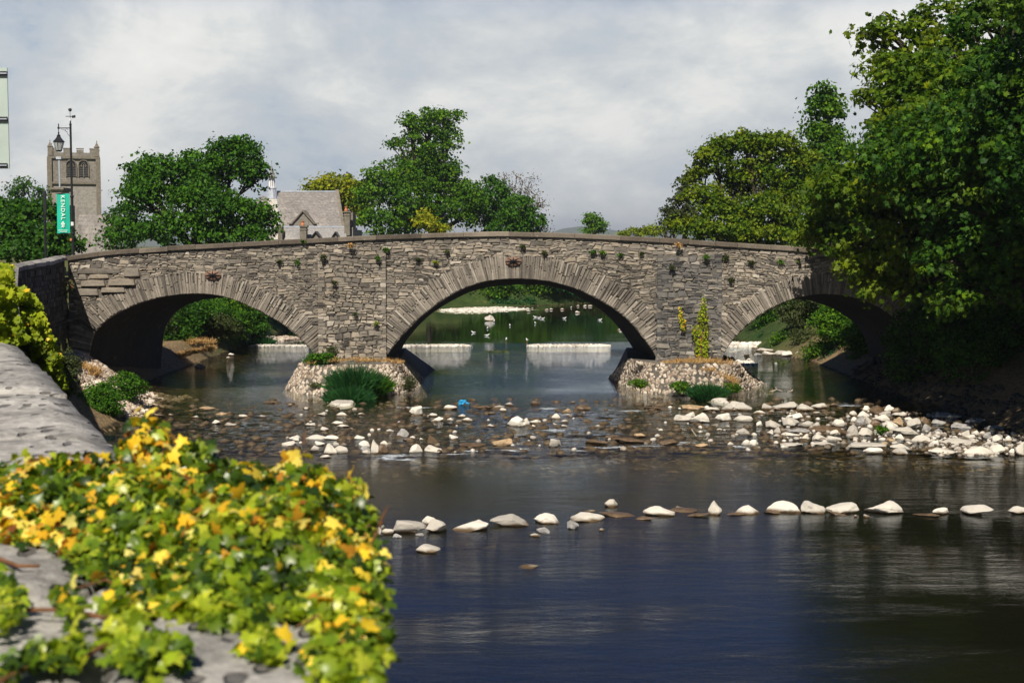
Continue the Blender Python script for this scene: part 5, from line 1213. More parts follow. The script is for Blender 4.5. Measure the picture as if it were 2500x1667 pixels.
# near left bank
bush('green_bush', 'rounded dark green bush at the water edge below the left wing wall', 245, 985, 62, 56, 52, 'leaf_dark', .08, 1.5, subr=.16, bias=.2)
bush('green_bush', 'upper green bush beside the cobbled bank at left', 300, 945, 42, 44, 55.5, 'leaf_dark', .08, 1.5, subr=.16, bias=.2)
bush('green_bush', 'leafy growth tumbling between the ivy and the cobbled bank at left', 160, 915, 34, 66, 46, 'leaf_olive', .07, 1.4, subr=.16, bias=.2)
def climber(name, label, poly, Y, depth, n, ls, mat, yellow=0, drop=.6, seeds=1):
    """a sheet of climbing leaves: screen-measured outline, real thickness"""
    poly = np.array(poly, float); x0, y0 = poly.min(0); x1, y1 = poly.max(0)
    def ins(x, y):
        c = False; j = len(poly) - 1
        for i in range(len(poly)):
            xi, yi = poly[i]; xj, yj = poly[j]
            if (yi > y) != (yj > y) and x < (xj - xi) * (y - yi) / (yj - yi) + xi: c = not c
            j = i
        return c
    C = []
    while len(C) < n:
        a, b = rng.uniform(x0, x1), rng.uniform(y0, y1)
        if ins(a, b): C.append(at(a, b, Y + rng.uniform(-depth, 0) + .4 * depth * mnoise.noise((a * .03, b * .03, 2)))) 
    C = np.array(C); Nn = np.tile([-.1, -.75, .6], (n, 1)) + rng.normal(size=(n, 3)) * .5
    lum = np.array([mnoise.noise(tuple(c * 1.6)) for c in C]); r = rng.random((n, 3)); r[:, 0] = np.clip(.5 + lum * .6 + rng.normal(0, .15, n), 0, 1)
    cc = C.mean(0); t = thing(name, label, 'climbing plant' if 'ivy' in name else 'plant', (cc[0], cc[1], C[:, 2].min()))
    g = Geo(); k = rng.random(n) >= yellow; leaves(g, C[k], Nn[k], ls * rng.uniform(.7, 1.3, k.sum()), IVY if ls > .1 and Y < 40 else PALM, r[k], drop); g.build('foliage', M[mat], t)
    if yellow: g = Geo(); leaves(g, C[~k], Nn[~k], ls * rng.uniform(.7, 1.3, (~k).sum()), PALM, r[~k], drop); g.build('yellow_leaves', M['leaf_autumn'], t)
    g = Geo()
    for _ in range(6):
        i = rng.integers(n); j = rng.integers(n); a, b = Vector(C[i]), Vector(C[j]); g.tube([a, a.lerp(b, .5) + Vector((0, .05, .1)), b], .012 * Y / 28, 4)
    g.build('stem', M['stem'], t); return t
climber('ivy_mass', 'bright yellow green ivy tumbling over the wall at the left edge', [(-60, 640), (30, 650), (34, 700), (62, 705), (100, 745), (112, 790), (130, 830), (150, 875), (150, 905), (165, 950), (110, 940), (60, 850), (-60, 830)], 27.0, 1.3, 5200, .105, 'leaf_lime', .02)
climber('ivy_mass', 'yellow green ivy lying over the far end of the near wall top', [(-80, 650), (20, 655), (34, 690), (40, 760), (62, 815), (74, 838), (40, 840), (-80, 826)], 19.6, 1.5, 2600, .085, 'leaf_lime', .02)
climber('wall_ivy', 'yellow green ivy climbing the right bridge pier', [(1700, 885), (1694, 830), (1686, 800), (1694, 790), (1700, 800), (1703, 770), (1712, 745), (1718, 715), (1723, 735), (1729, 780), (1730, 850), (1726, 885)], YF - .3, .16, 520, .085, 'leaf_lime', .04)
climber('wall_ivy', 'small yellowish ivy strand left of the larger ivy on the right pier', [(1657, 748), (1663, 750), (1667, 775), (1675, 785), (1670, 815), (1662, 800), (1657, 775)], YF - .3, .12, 110, .08, 'leaf_lime', .3)
climber('wall_plant', 'pale scrubby plant on the shaded wing wall near the bridge', [(130, 700), (140, 685), (160, 690), (175, 680), (185, 705), (170, 720), (150, 725), (135, 715)], 61.2, .3, 130, .08, 'leaf_olive')
# tufts rooted in the bridge joints
for px, py, r_, mt, lb in [
    (725, 641, 9, 'leaf_mid', 'round green tuft with yellow flowers high left of the left pier'), (683, 640, 7, 'leaf_olive', 'faint olive tuft left of the yellow flowered tuft'), (790, 627, 9, 'leaf_olive', 'olive tuft high on the face above the left pier'),
    (855, 598, 9, 'dry_grass', 'dry straw tuft just below the coping above the left pier'), (942, 610, 8, 'leaf_mid', 'green tuft below the coping left of the middle arch'), (922, 631, 8, 'leaf_dark', 'dark green tuft under the one left of the middle arch'),
    (1091, 615, 7, 'leaf_olive', 'olive tuft above the left haunch of the middle arch'), (1064, 641, 5, 'leaf_lime', 'tiny lime tuft on the left haunch of the middle arch'), (919, 789, 5, 'leaf_lime', 'tiny lime tuft low at the edge of the left pier'),
    (1276, 602, 6, 'leaf_olive', 'olive tuft just right of the middle star plate'), (1330, 618, 5, 'leaf_olive', 'small tuft right of the middle arch crown'), (1448, 616, 6, 'leaf_dark', 'dark tuft, left one of three in a row right of the crown'),
    (1472, 617, 7, 'leaf_mid', 'green tuft, middle one of three in a row right of the crown'), (1513, 622, 6, 'leaf_dark', 'dark tuft, right one of three in a row right of the crown'), (1565, 620, 6, 'leaf_olive', 'olive tuft near the top left of the right pier'),
    (1725, 628, 10, 'leaf_mid', 'green tuft left of the shaded part of the bridge top'), (1770, 630, 11, 'leaf_olive', 'wide olive tuft above the right pier edge'), (1835, 642, 8, 'leaf_olive', 'olive tuft right of the right pier near the top'),
    (1905, 641, 9, 'leaf_mid', 'green tuft close to the tree shadow on the bridge'), (1658, 598, 8, 'dry_grass', 'dry tuft under the coping over the right pier'), (1640, 655, 8, 'leaf_olive', 'small olive tuft on the upper right pier'), (1787, 684, 7, 'leaf_olive', 'olive tuft over the left haunch of the right arch'),
    (740, 590, 4, 'leaf_mid', 'little green sprig standing on the coping before the school'), (862, 555, 1, 'leaf_mid', None), (1020, 634, 5, 'leaf_olive', 'small tuft between the left pier and the middle arch'), (815, 690, 6, 'leaf_olive', 'olive tuft in the middle of the left pier face'), (868, 768, 6, 'leaf_olive', 'olive tuft low on the left pier face')]:
    if lb is None: continue
    y = YF - .12 if not 779 < px < 941 and not 1606 < px < 1759 else YF - .3
    c = at(px, py, y); m = mpp(y) * r_ * rng.uniform(.55, .85); t = thing('wall_tuft', lb, 'plant', (c[0], y, c[2] - m), 'plants rooted in the bridge joints')
    g = Geo(); clump(g, c + np.array([0, -m * .3, 0]), (m * 1.1, m * .7, m), 16, 9, .062, .07)
    if mt == 'dry_grass': blades(g, (c[0], y, c[2] - m), 60, m, m * 2, .006)
    g.build('foliage', M[mt], t); g = Geo(); g.tube([(c[0], y + .12, c[2] - m * .6), tuple(c)], .012, 4); g.build('stem', M['stem'], t)
# grasses on the footings
def gr(lb, px, py, Y, n, sp, h, mat, wd=.014, name='grass_clump', lean=.6):
    c = at(px, py, Y); g = Geo(); blades(g, tuple(c), n, sp, h, wd, lean); return solo(g.build(name, M[mat]), lb, 'grass')
gr('large deep green clump of long grass in front of the left pier footing', 868, 962, 60.6, 3600, .85, 1.55, 'leaf_teal')
gr('lower mound of long green grass spreading at the waterline of the left footing', 852, 986, 59.3, 3000, .8, .95, 'leaf_teal')
gr('right hand part of the green grass on the left pier footing', 915, 965, 60.6, 1800, .45, 1.2, 'leaf_dark')
gr('dark green grass mound at the waterline of the right pier footing', 1727, 974, 59.4, 2800, .66, .85, 'leaf_teal')
bush('low_shrub', 'leafy shrub left of the grass mound on the right pier footing', 1660, 945, 24, 16, 60, 'leaf_mid', .07, 1.3, subr=.12)
bush('low_shrub', 'small leafy shrub at the left of the right pier footing', 1564, 936, 22, 11, 60.6, 'leaf_mid', .07, 1.3, subr=.12, bias=.1)
bush('low_shrub', 'small leafy shrub right of the grass mound on the right footing', 1785, 945, 20, 12, 60.8, 'leaf_mid', .07, 1.3, subr=.12)
bush('low_shrub', 'dark leafy plant on top of the left footing beside the arch', 785, 877, 40, 14, 62, 'leaf_dark', .08, 1.3, subr=.14, bias=.2)
bush('low_shrub', 'olive plant against the foot of the left pier', 812, 856, 14, 16, 62.5, 'leaf_olive', .06, 1.0, subr=.12)
bush('low_shrub', 'small sprawling weed on the slope of the left footing', 770, 938, 16, 7, 61, 'leaf_olive', .05, 1.2, subr=.1, bias=.2)
bush('low_shrub', 'brownish weed patch at the right corner of the left footing', 1000, 935, 18, 20, 61.8, 'leaf_olive', .05, 1.0, subr=.1)
bush('low_shrub', 'small green plant among the pale rocks at right', 2151, 1050, 12, 11, 48.3, 'leaf_mid', .06, 1.3, subr=.1)
def fringe(lb, pts, Y, n, h, mat='dry_grass', name='dry_grass', jit=.3):
    g = Geo()
    for _ in range(n):
        u = rng.uniform(0, len(pts) - 1); i = int(u); f = u - i; p = np.array(pts[i]) * (1 - f) + np.array(pts[min(i + 1, len(pts) - 1)]) * f
        c = at(p[0] + rng.normal() * 3, p[1] + rng.normal() * 2, Y + rng.normal() * jit); blades(g, tuple(c), 14, .12, h * rng.uniform(.6, 1.3), .008, .9)
    return tag(solo(g.build(name, M[mat]), lb, 'grass'), kind='stuff')
fringe('dry straw grass along the top of the left pier footing', [(745, 888), (800, 882), (860, 880), (930, 882), (980, 886)], 62.1, 90, .26)
fringe('dry straw grass along the top of the right pier footing', [(1615, 888), (1680, 884), (1740, 884), (1790, 890)], 62.0, 80, .3)
fringe('dry straw grass down the slope of the right pier footing', [(1720, 900), (1765, 915), (1800, 935), (1770, 950)], 61.4, 80, .2)
fringe('dry grass on the cobbled bank below the wing wall', [(160, 900), (200, 895), (240, 910), (200, 930), (170, 940)], 56.5, 170, .35)
fringe('dry grass on the sandy bank behind the left arch', [(415, 850), (450, 840), (490, 835), (520, 838)], 80, 120, .4)

fringe('dry grass over the bank just past the left arch', [(400, 880), (440, 870), (480, 860), (520, 852)], 76, 200, .35)
# cobbled apron on the left bank
ap = thing('bank_apron', 'cobbled stone apron with dry grass below the left wing wall', 'stone bank', (-17, 57, 0))
g = Geo(); P = []; Nn = []
while len(P) < 1500:
    y = rng.uniform(53, 62.6); x = rng.uniform(-19.5, -14); z = HZ(x, y)
    if -.3 < z < 2.2: P.append(np.array([x, y, z + .02])); Nn.append((.5, -.2, .85))
scatter_stones(g, P, Nn, .24, .8, PEB); g.build('cobbles', M['cobble'], ap)
# small weirs of piled stone upstream, gravel bars
def ridge(name, lb, a, b, hw, h, n, size, cat='weir', kind=None, mat='gravel'):
    a = np.array(a); b = np.array(b); g = Geo(); g2 = Geo(); P = []; Nn = []; L = b - a; d = unit(L[:2]); p = np.array([-d[1], d[0]])
    m = 24; V = []
    for i in range(m + 1):
        u = i / m; c = a[:2] + L[:2] * u; e = min(1, min(u, 1 - u) * 8 + .25)
        for s, z in ((-1, -.35), (-.55, h * .75), (0, h), (.55, h * .75), (1, -.35)): V.append((*(c + p * s * hw * e), z if z < 0 else z * e * (1 + .12 * rng.normal())))
    F = [(i * 5 + j, i * 5 + j + 1, i * 5 + 6 + j, i * 5 + 5 + j) for i in range(m) for j in range(4)]; g.add(V, np.array(F))
    for _ in range(n):
        u = rng.random(); s = rng.uniform(-1, 1); e = min(1, min(u, 1 - u) * 8 + .3); c = a[:2] + L[:2] * u + p * s * hw * e; z = h * (1 - abs(s) ** 1.6) * e
        P.append(np.array([*c, z])); Nn.append((p[0] * s * .8, p[1] * s * .8, .8))
    scatter_stones(g2, P, Nn, size, .8, PEB); c = (a + b) / 2; t = thing(name, lb, cat, (*c[:2], 0)); g.build('core', M[mat], t); g2.build('stones', M[mat], t); return tag(t, kind=kind)
w0, w1 = onwater(978, 846), onwater(1145, 845); ridge('stone_weir', 'left low line of pale stones across the river seen through the middle arch', w0, w1, .3, .08, 460, .17)
w0, w1 = onwater(1288, 845), onwater(1488, 845); ridge('stone_weir', 'right low line of pale stones across the river seen through the middle arch', w0, w1, .3, .08, 500, .17)
w0, w1 = onwater(610, 845), onwater(752, 845); ridge('stone_weir', 'low pale line of stones beyond the left arch', w0, w1, .25, .06, 240, .16)
w0, w1 = onwater(1770, 846), onwater(1890, 846); ridge('stone_weir', 'low brownish line of stones beyond the right arch', w0, w1, .5, .22, 240, .26)
def bar(name, lb, poly, n, size, hz=.18, mat='gravel'):
    Q = np.array([onwater(*p)[:2] for p in poly]); g = Geo(); c = Q.mean(0); m = len(Q)
    V = [(x, y, -.1) for x, y in Q] + [(c[0] + (x - c[0]) * .7, c[1] + (y - c[1]) * .6, hz) for x, y in Q] + [(c[0], c[1], hz * 1.2)]
    g.add(V, [(i, (i + 1) % m, m + (i + 1) % m, m + i) for i in range(m)] + [(m + i, m + (i + 1) % m, 2 * m) for i in range(m)])
    P = []
    for _ in range(n):
        w_ = rng.dirichlet(np.ones(m) * .6); q = (w_[:, None] * Q).sum(0); P.append(np.array([*q, hz * .7]))
    scatter_stones(g, P, [(0, 0, 1)] * n, size, .6, PEB); return tag(solo(g.build(name, M[mat]), lb, 'gravel bar'), kind='stuff')
bar('gravel_bar', 'pale gravel bar at the bend seen through the middle arch', [(1050, 757), (1090, 763), (1160, 764), (1240, 759), (1320, 754), (1250, 750), (1130, 750), (1070, 752)], 900, .26, .10)
bar('gravel_bar', 'thin pale gravel strip on the far bank at the right', [(1345, 744), (1400, 742), (1450, 738), (1440, 734), (1390, 736), (1350, 739)], 300, .28, .1)
bar('silt_patch', 'small grey silt patch at the foot of the left footing grass', [(797, 985), (830, 994), (865, 990), (870, 978), (820, 974)], 60, .08, .06)
bar('silt_patch', 'grey silt spit below the right footing grass', [(1700, 972), (1745, 980), (1790, 992), (1770, 974), (1760, 962)], 60, .08, .10)
bar('algae_bed', 'yellow green weed bed on the water behind the middle arch', [(1180, 857), (1215, 862), (1250, 861), (1230, 855), (1200, 853)], 20, .2, .02, 'leaf_olive')
bar('algae_bed', 'green weed bed among the stones behind the right arch', [(1880, 883), (1910, 887), (1930, 883), (1910, 878)], 20, .2, .02, 'leaf_olive')
bar('gravel_bar', 'stony shallows beyond the right arch', [(1770, 885), (1820, 892), (1850, 892), (1840, 883), (1800, 880)], 130, .22, .03)
bar('gravel_bar', 'pale sandy shore beyond the left arch', [(640, 838), (690, 832), (740, 828), (700, 822), (650, 826)], 200, .3, .1, 'cobble')
# ------------------------------------------------------------------ river rocks
PROTO = []
for i in range(14):
    V = rock_verts(ICO4[0], 40 + i, 13 if i % 2 else 18, 0.13 if i % 3 else 0.2); g = Geo(); g.add(V, ICO4[1])
    o = g.build('river_rock', M['rock'], None, True); PROTO.append(o.data); D.objects.remove(o)
for me in PROTO:
    try: me.set_sharp_from_angle(angle=math.radians(28))
    except Exception: pass
MATCOPY = {}
def proto(i, mat):
    i %= len(PROTO)
    if mat == 'rock': return PROTO[i]
    if (i, mat) not in MATCOPY:
        m = PROTO[i].copy(); m.materials.clear(); m.materials.append(M[mat]); MATCOPY[i, mat] = m
    return MATCOPY[i, mat]
rk = np.random.default_rng(5); NR = [0]
def rock(px, py, w_, h_, label, group, mat='rock', z=None, k=None, lift=0.0):
    c = onwater(px, py - 0.5, z); m = c[1] / FPX; wd = w_ * m * 1.12; dp = max(wd * rk.uniform(.55, .8), h_ * m * .5)
    ht = max(h_ * m * .62, h_ * m - dp * .12) * 1.6; NR[0] += 1
    o = D.objects.new('river_rock', proto(NR[0] if k is None else k, mat)); COL.objects.link(o)
    o.location = (c[0], c[1] + dp * .45, c[2] - ht * .22 + lift); o.scale = (wd, dp, ht)
    o.rotation_euler = (rk.normal() * .04, rk.normal() * .06, (math.pi if rk.random() < .5 else 0) + rk.normal() * .18)
    return tag(o, label, 'rock', group)
row = 'rocks in the straight row across the river'
for a in [(990, 1304, 88, 33, 'broad pale rock, leftmost big one of the row next to the ivy'), (1046, 1283, 30, 20, 'small greyish rock perched behind the left end of the row'), (1060, 1301, 53, 30, 'rounded rock second from the left end of the row'),
          (1160, 1296, 90, 25, 'long low rock with a thin left tail in the row'), (1247, 1287, 91, 29, 'wide blocky rock in the row, right of the long low one'), (1336, 1280, 58, 25, 'small flat topped rock between the two wide rocks of the row'),
          (1429, 1274, 84, 21, 'long flat rock in the row with a round grey stone in front'), (1614, 1260, 71, 22, 'rock sloping down to the right, alone in the middle of the row'), (1741, 1257, 36, 30, 'pointed upright rock in the row'),
          (1830, 1256, 52, 20, 'low triangular rock right of the pointed one'), (1917, 1252, 68, 27, 'lumpy rock in the row, left of a close pair'), (1985, 1254, 57, 28, 'rock close to the lumpy one, right of the pair'),
          (2064, 1255, 74, 26, 'smooth humped rock in the row, left of the largest'), (2174, 1258, 90, 32, 'largest humped rock toward the right of the row'), (2304, 1256, 46, 15, 'smallest flat rock near the right end of the row'),
          (2395, 1259, 69, 26, 'broad rock second from the right end of the row'), (2492, 1256, 60, 19, 'rock cut by the right edge of the photograph, last of the row')]:
    rock(a[0], a[1], a[2], a[3], a[4], row)
for a in [(1396, 1292, 30, 21, 'round grey stone in front of the long flat rock'), (1327, 1302, 33, 13, 'grey oval stone in the water in front of the row'), (1305, 1310, 27, 8, 'flat pale stone beside the grey oval stone in front of the row'),
          (1495, 1238, 33, 18, 'lone pale grey stone in the pool just above the row'), (1440, 1250, 24, 5, 'thin sliver of stone behind the long flat rock'), (1038, 1350, 64, 20, 'lone flat pale rock nearest the camera, below the row'),
          (1293, 1387, 44, 6, 'barely surfacing stone in the dark water below the row'), (1469, 1296, 12, 6, 'tiny stone in front of the row left of its middle'), (1658, 1242, 18, 6, 'tiny pale stone behind the sloping rock of the row'), (2116, 1264, 14, 8, 'tiny round stone in front of the gap left of the largest rock'),
          (968, 1312, 22, 9, 'small grey stone below the broad leftmost rock'), (1026, 1309, 22, 7, 'small grey stone below the rounded second rock'), (945, 1306, 30, 14, 'dark edged stone at the left foot of the row'), (935, 1291, 11, 9, 'tiny grey stone at the very left of the row'),
          (900, 1326, 18, 16, 'grey stone half hidden by the ivy edge'), (925, 1308, 12, 20, 'upright pale stone half hidden by the ivy edge'), (2090, 1262, 8, 5, 'speck of pale stone in front of the largest rock')]:
    rock(a[0], a[1], a[2], a[3], a[4], 'single stones around the row', 'grey_rock' if 'grey' in a[4] and 'pale' not in a[4] else 'rock')
for px, py, w_, h_, mt, lb in [(1515, 1263, 90, 8, 'brown_rock', 'brown submerged stones left of the sloping rock'), (1575, 1270, 36, 10, 'brown_rock', 'dark brown stone at the foot of the sloping rock'), (1700, 1262, 60, 8, 'brown_rock', 'brown stone left of the pointed rock'), (1660, 1250, 70, 8, 'brown_rock', 'brown flat stone just behind the row'),
                         (1800, 1259, 40, 7, 'brown_rock', 'brown stone left of the low triangular rock'), (2270, 1262, 60, 8, 'brown_rock', 'brown stone left of the smallest flat rock'), (2045, 1258, 40, 8, 'brown_rock', 'brown stone right of the pair in the row'), (1890, 1256, 40, 10, 'brown_rock', 'brown stone at the left foot of the lumpy rock')]:
    rock(px, py, w_, h_, lb, 'brown wet stones along the row', mt)
# the rapids: px, py(base), w, h in the photograph
RAP = [(1017,1015,35,22),(1057,1018,20,9),(1095,1001,38,12),(1070,1029,32,11),(1100,1028,16,7),(1140,1029,25,9),(1118,1030,16,4),(1127,1019,18,7),(789,1016,27,10),(833,1016,27,10),(881,1014,16,6),(748,999,18,6),(707,991,9,5),(750,1040,14,7),(762,1041,20,8),(824,1037,27,9),(834,1043,31,7),(789,1052,20,10),(856,1049,16,4),(950,1055,20,7),(980,1066,29,17),(1198,1042,16,6),(722,1077,32,14),(772,1073,52,12),(809,1074,35,11),(876,1073,24,10),(779,1088,27,11),(803,1108,32,23),(819,1090,15,10),(831,1108,35,18),(797,1120,29,10),(710,1089,39,13),(766,1102,22,14),(889,1091,27,14),(893,1102,25,13),(893,1108,20,9),(914,1107,24,29),(937,1085,18,9),(1015,1107,27,20),(1055,1105,41,17),(1106,1073,22,12),(1028,1074,9,5),(1200,1011,25,5),(1227,1006,16,9),(1166,1010,17,4),(1215,998,46,8),(1245,991,20,8),
(1259,1041,43,24),(1287,1038,16,15),(1307,1034,26,9),(1302,1043,10,6),(1357,1023,21,13),(1379,1032,16,7),(1377,1042,15,5),(1354,1038,10,5),(1459,1044,17,7),(1353,1090,32,18),(1398,984,12,4),(1582,992,20,4),(1637,988,18,4),(1735,1005,43,12),(1777,1004,36,15),(1795,1003,55,22),(1815,1004,42,20),(1870,1001,30,15),(1854,1011,31,9),(1884,1008,13,6),(1667,1029,42,17),(1686,1021,22,14),(1713,1034,49,24),(1771,1029,40,19),(1817,1032,42,17),(1856,1042,16,13),(1885,1046,40,19),(1817,1062,33,15),(1822,1087,23,13),(1842,1087,25,13),(1784,1087,13,7),(1750,1040,24,4),(1777,1043,14,4),(1757,1051,14,5),
(1925,1001,62,20),(1899,1001,20,6),(1965,1004,40,18),(2006,998,43,13),(1994,1012,18,7),(1950,1026,33,17),(1931,1042,43,24),(1928,1022,22,10),(1972,1043,38,15),(1996,1042,16,10),(1950,1057,51,12),(1884,1062,18,12),(1898,1058,16,15),(1897,1067,14,7),(1931,1065,43,9),(1968,1076,15,15),(2000,1074,34,14),(2035,1079,44,14),(2050,1043,28,18),(2042,1063,25,13),(1930,1091,56,11),(2016,1089,55,10),
(2086,1016,20,12),(2117,1006,24,14),(2174,1008,25,17),(2206,1017,42,12),(2110,1020,28,15),(2087,1031,14,12),(2103,1038,22,21),(2122,1038,17,19),(2156,1031,48,18),(2165,1020,28,15),(2220,1029,18,10),(2238,1046,43,24),(2176,1053,40,25),(2223,1063,66,20),(2085,1064,27,24),(2115,1064,38,18),(2264,1053,20,16),(2292,1061,20,14),(2197,1072,20,12),(2253,1080,40,17),(2088,1078,10,8),(2088,1088,14,10),(2110,1084,12,11),(2117,1098,104,15),(2135,1108,42,15),(2188,1086,18,9),(2219,1085,16,7),(2206,1100,50,16),(2202,1109,35,15),(2285,1086,34,11),(2351,1086,78,16),(2300,1109,68,16),(2392,1112,73,23),(2344,1068,10,10),(2359,1069,21,17),(2372,1071,22,10),(2384,1064,21,12),(2415,1073,24,16),(2441,1110,34,23),(2441,1082,33,21),(2475,1066,14,11),(2414,1090,33,13),(2462,1078,16,13),(2473,1109,17,12),(2492,1112,24,28),(2493,1086,16,9)]
SPOTS = [((0, 930, 960, 1060), 'pale stone poking out of the shallow rapids, before the left footing', 'stones at the left of the rapids'), ((0, 870, 1060, 1130), 'white stone of the heap behind the ivy top, left end of the rapids', 'heap of stones behind the ivy'),
         ((870, 960, 1060, 1130), 'pale stone of the little cluster just right of the ivy tip', 'cluster right of the ivy'), ((930, 1180, 990, 1060), 'pale stone in the rapids below the gap between footing and blue bag', 'stones below the blue bag'), ((960, 1150, 1060, 1130), 'pale stone at the lower lip of the rapids, left of centre', 'stones on the lower lip'),
         ((1150, 1280, 970, 1020), 'small pale stone at the upper lip right of the blue bag', 'stones at the upper lip'), ((1180, 1480, 1015, 1060), 'pale stone in the middle of the rapids', 'stones mid rapids'), ((1150, 1700, 1060, 1100), 'pale stone at the lower lip, middle of the rapids', 'stones of the middle lower lip'),
         ((1380, 1660, 970, 1000), 'sliver of pale stone at the upper lip before the middle arch', 'slivers before the middle arch'), ((1700, 1900, 980, 1015), 'long pale slab below the right footing', 'slabs below the right footing'), ((1640, 1840, 1015, 1060), 'blocky pale rock in the loose line below the slabs', 'blocky line of rocks'),
         ((1740, 1860, 1050, 1100), 'pale rock near the lower lip below the blocky line', 'rocks near the lower lip'), ((1880, 2070, 980, 1016), 'pale rock in the back row below the right arch', 'back row of rocks'), ((1840, 2070, 1016, 1070), 'pale rock of the loose group left of the big pile', 'loose group left of the pile'),
         ((1860, 2070, 1070, 1100), 'flat pale rock on the lower lip left of the big pile', 'flat rocks on the lower lip'), ((2070, 2280, 1000, 1070), 'pale rock of the big pile around the green plant', 'big pile of rocks'), ((2070, 2280, 1070, 1120), 'pale rock in front of the big pile', 'rocks in front of the pile'), ((2270, 2520, 1040, 1120), 'pale rock of the spread at the right edge of the photograph', 'rocks at the right edge')]
def spot(px, py):
    for (a, b, c, d), lb, gp in SPOTS:
        if a <= px <= b and c <= py <= d: return lb, gp
    return 'pale stone among the rapids', 'stones among the rapids'
KEY = {(1017,1015):'large pointed pale rock standing alone right of the left footing grass', (980,1066):'round grey topped stone alone in the rapids above the lower lip', (1259,1041):'big blocky pale rock alone in the middle of the rapids', (914,1107):'tall pale stone of the cluster right of the ivy tip', (1353,1090):'lumpy pale rock on the middle of the lower lip',
       (1713,1034):'largest blocky rock with a dark left face in the loose line', (1795,1003):'longest slab right below the right footing', (2117,1098):'longest flat slab on the lower lip at right', (2392,1112):'wedge shaped slab tapering left near the right edge', (2351,1086):'long smooth slab right of the big pile', (2300,1109):'low flat slab between the two longest at right',
       (2176,1053):'big pale rock right beside the small green plant', (2238,1046):'big smooth rock at the right shoulder of the pile', (2085,1064):'upright pale rock at the left foot of the pile', (2050,1043):'pale rock with a brown cap left of the pile', (1925,1001):'long pale slab with brown top, back row', (1055,1105):'wide low pale rock on the lower lip with brown stone behind',
       (1015,1107):'squarish pale rock on the lower lip right of the foam', (1106,1073):'pinkish oval stone alone in the rapids', (803,1108):'largest stone of the heap behind the ivy', (1357,1023):'cubic pale stone upper middle of the rapids', (1459,1044):'small pale oval stone alone right of the middle'}
for a in RAP:
    lb, gp = spot(a[0], a[1]); kl = KEY.get((a[0], a[1]))
    gr_ = (a[0], a[1]) in ((2103,1038), (980,1066), (893,1102), (2264,1053), (2415,1073), (1950,1057), (2292,1061))
    rock(a[0], a[1], a[2], a[3], kl or ('grey' + lb[lb.index(' '):] if gr_ and lb.startswith('pale') else lb), None if kl else (gp if not gr_ else gp + ', grey ones'), 'grey_rock' if gr_ else 'rock')
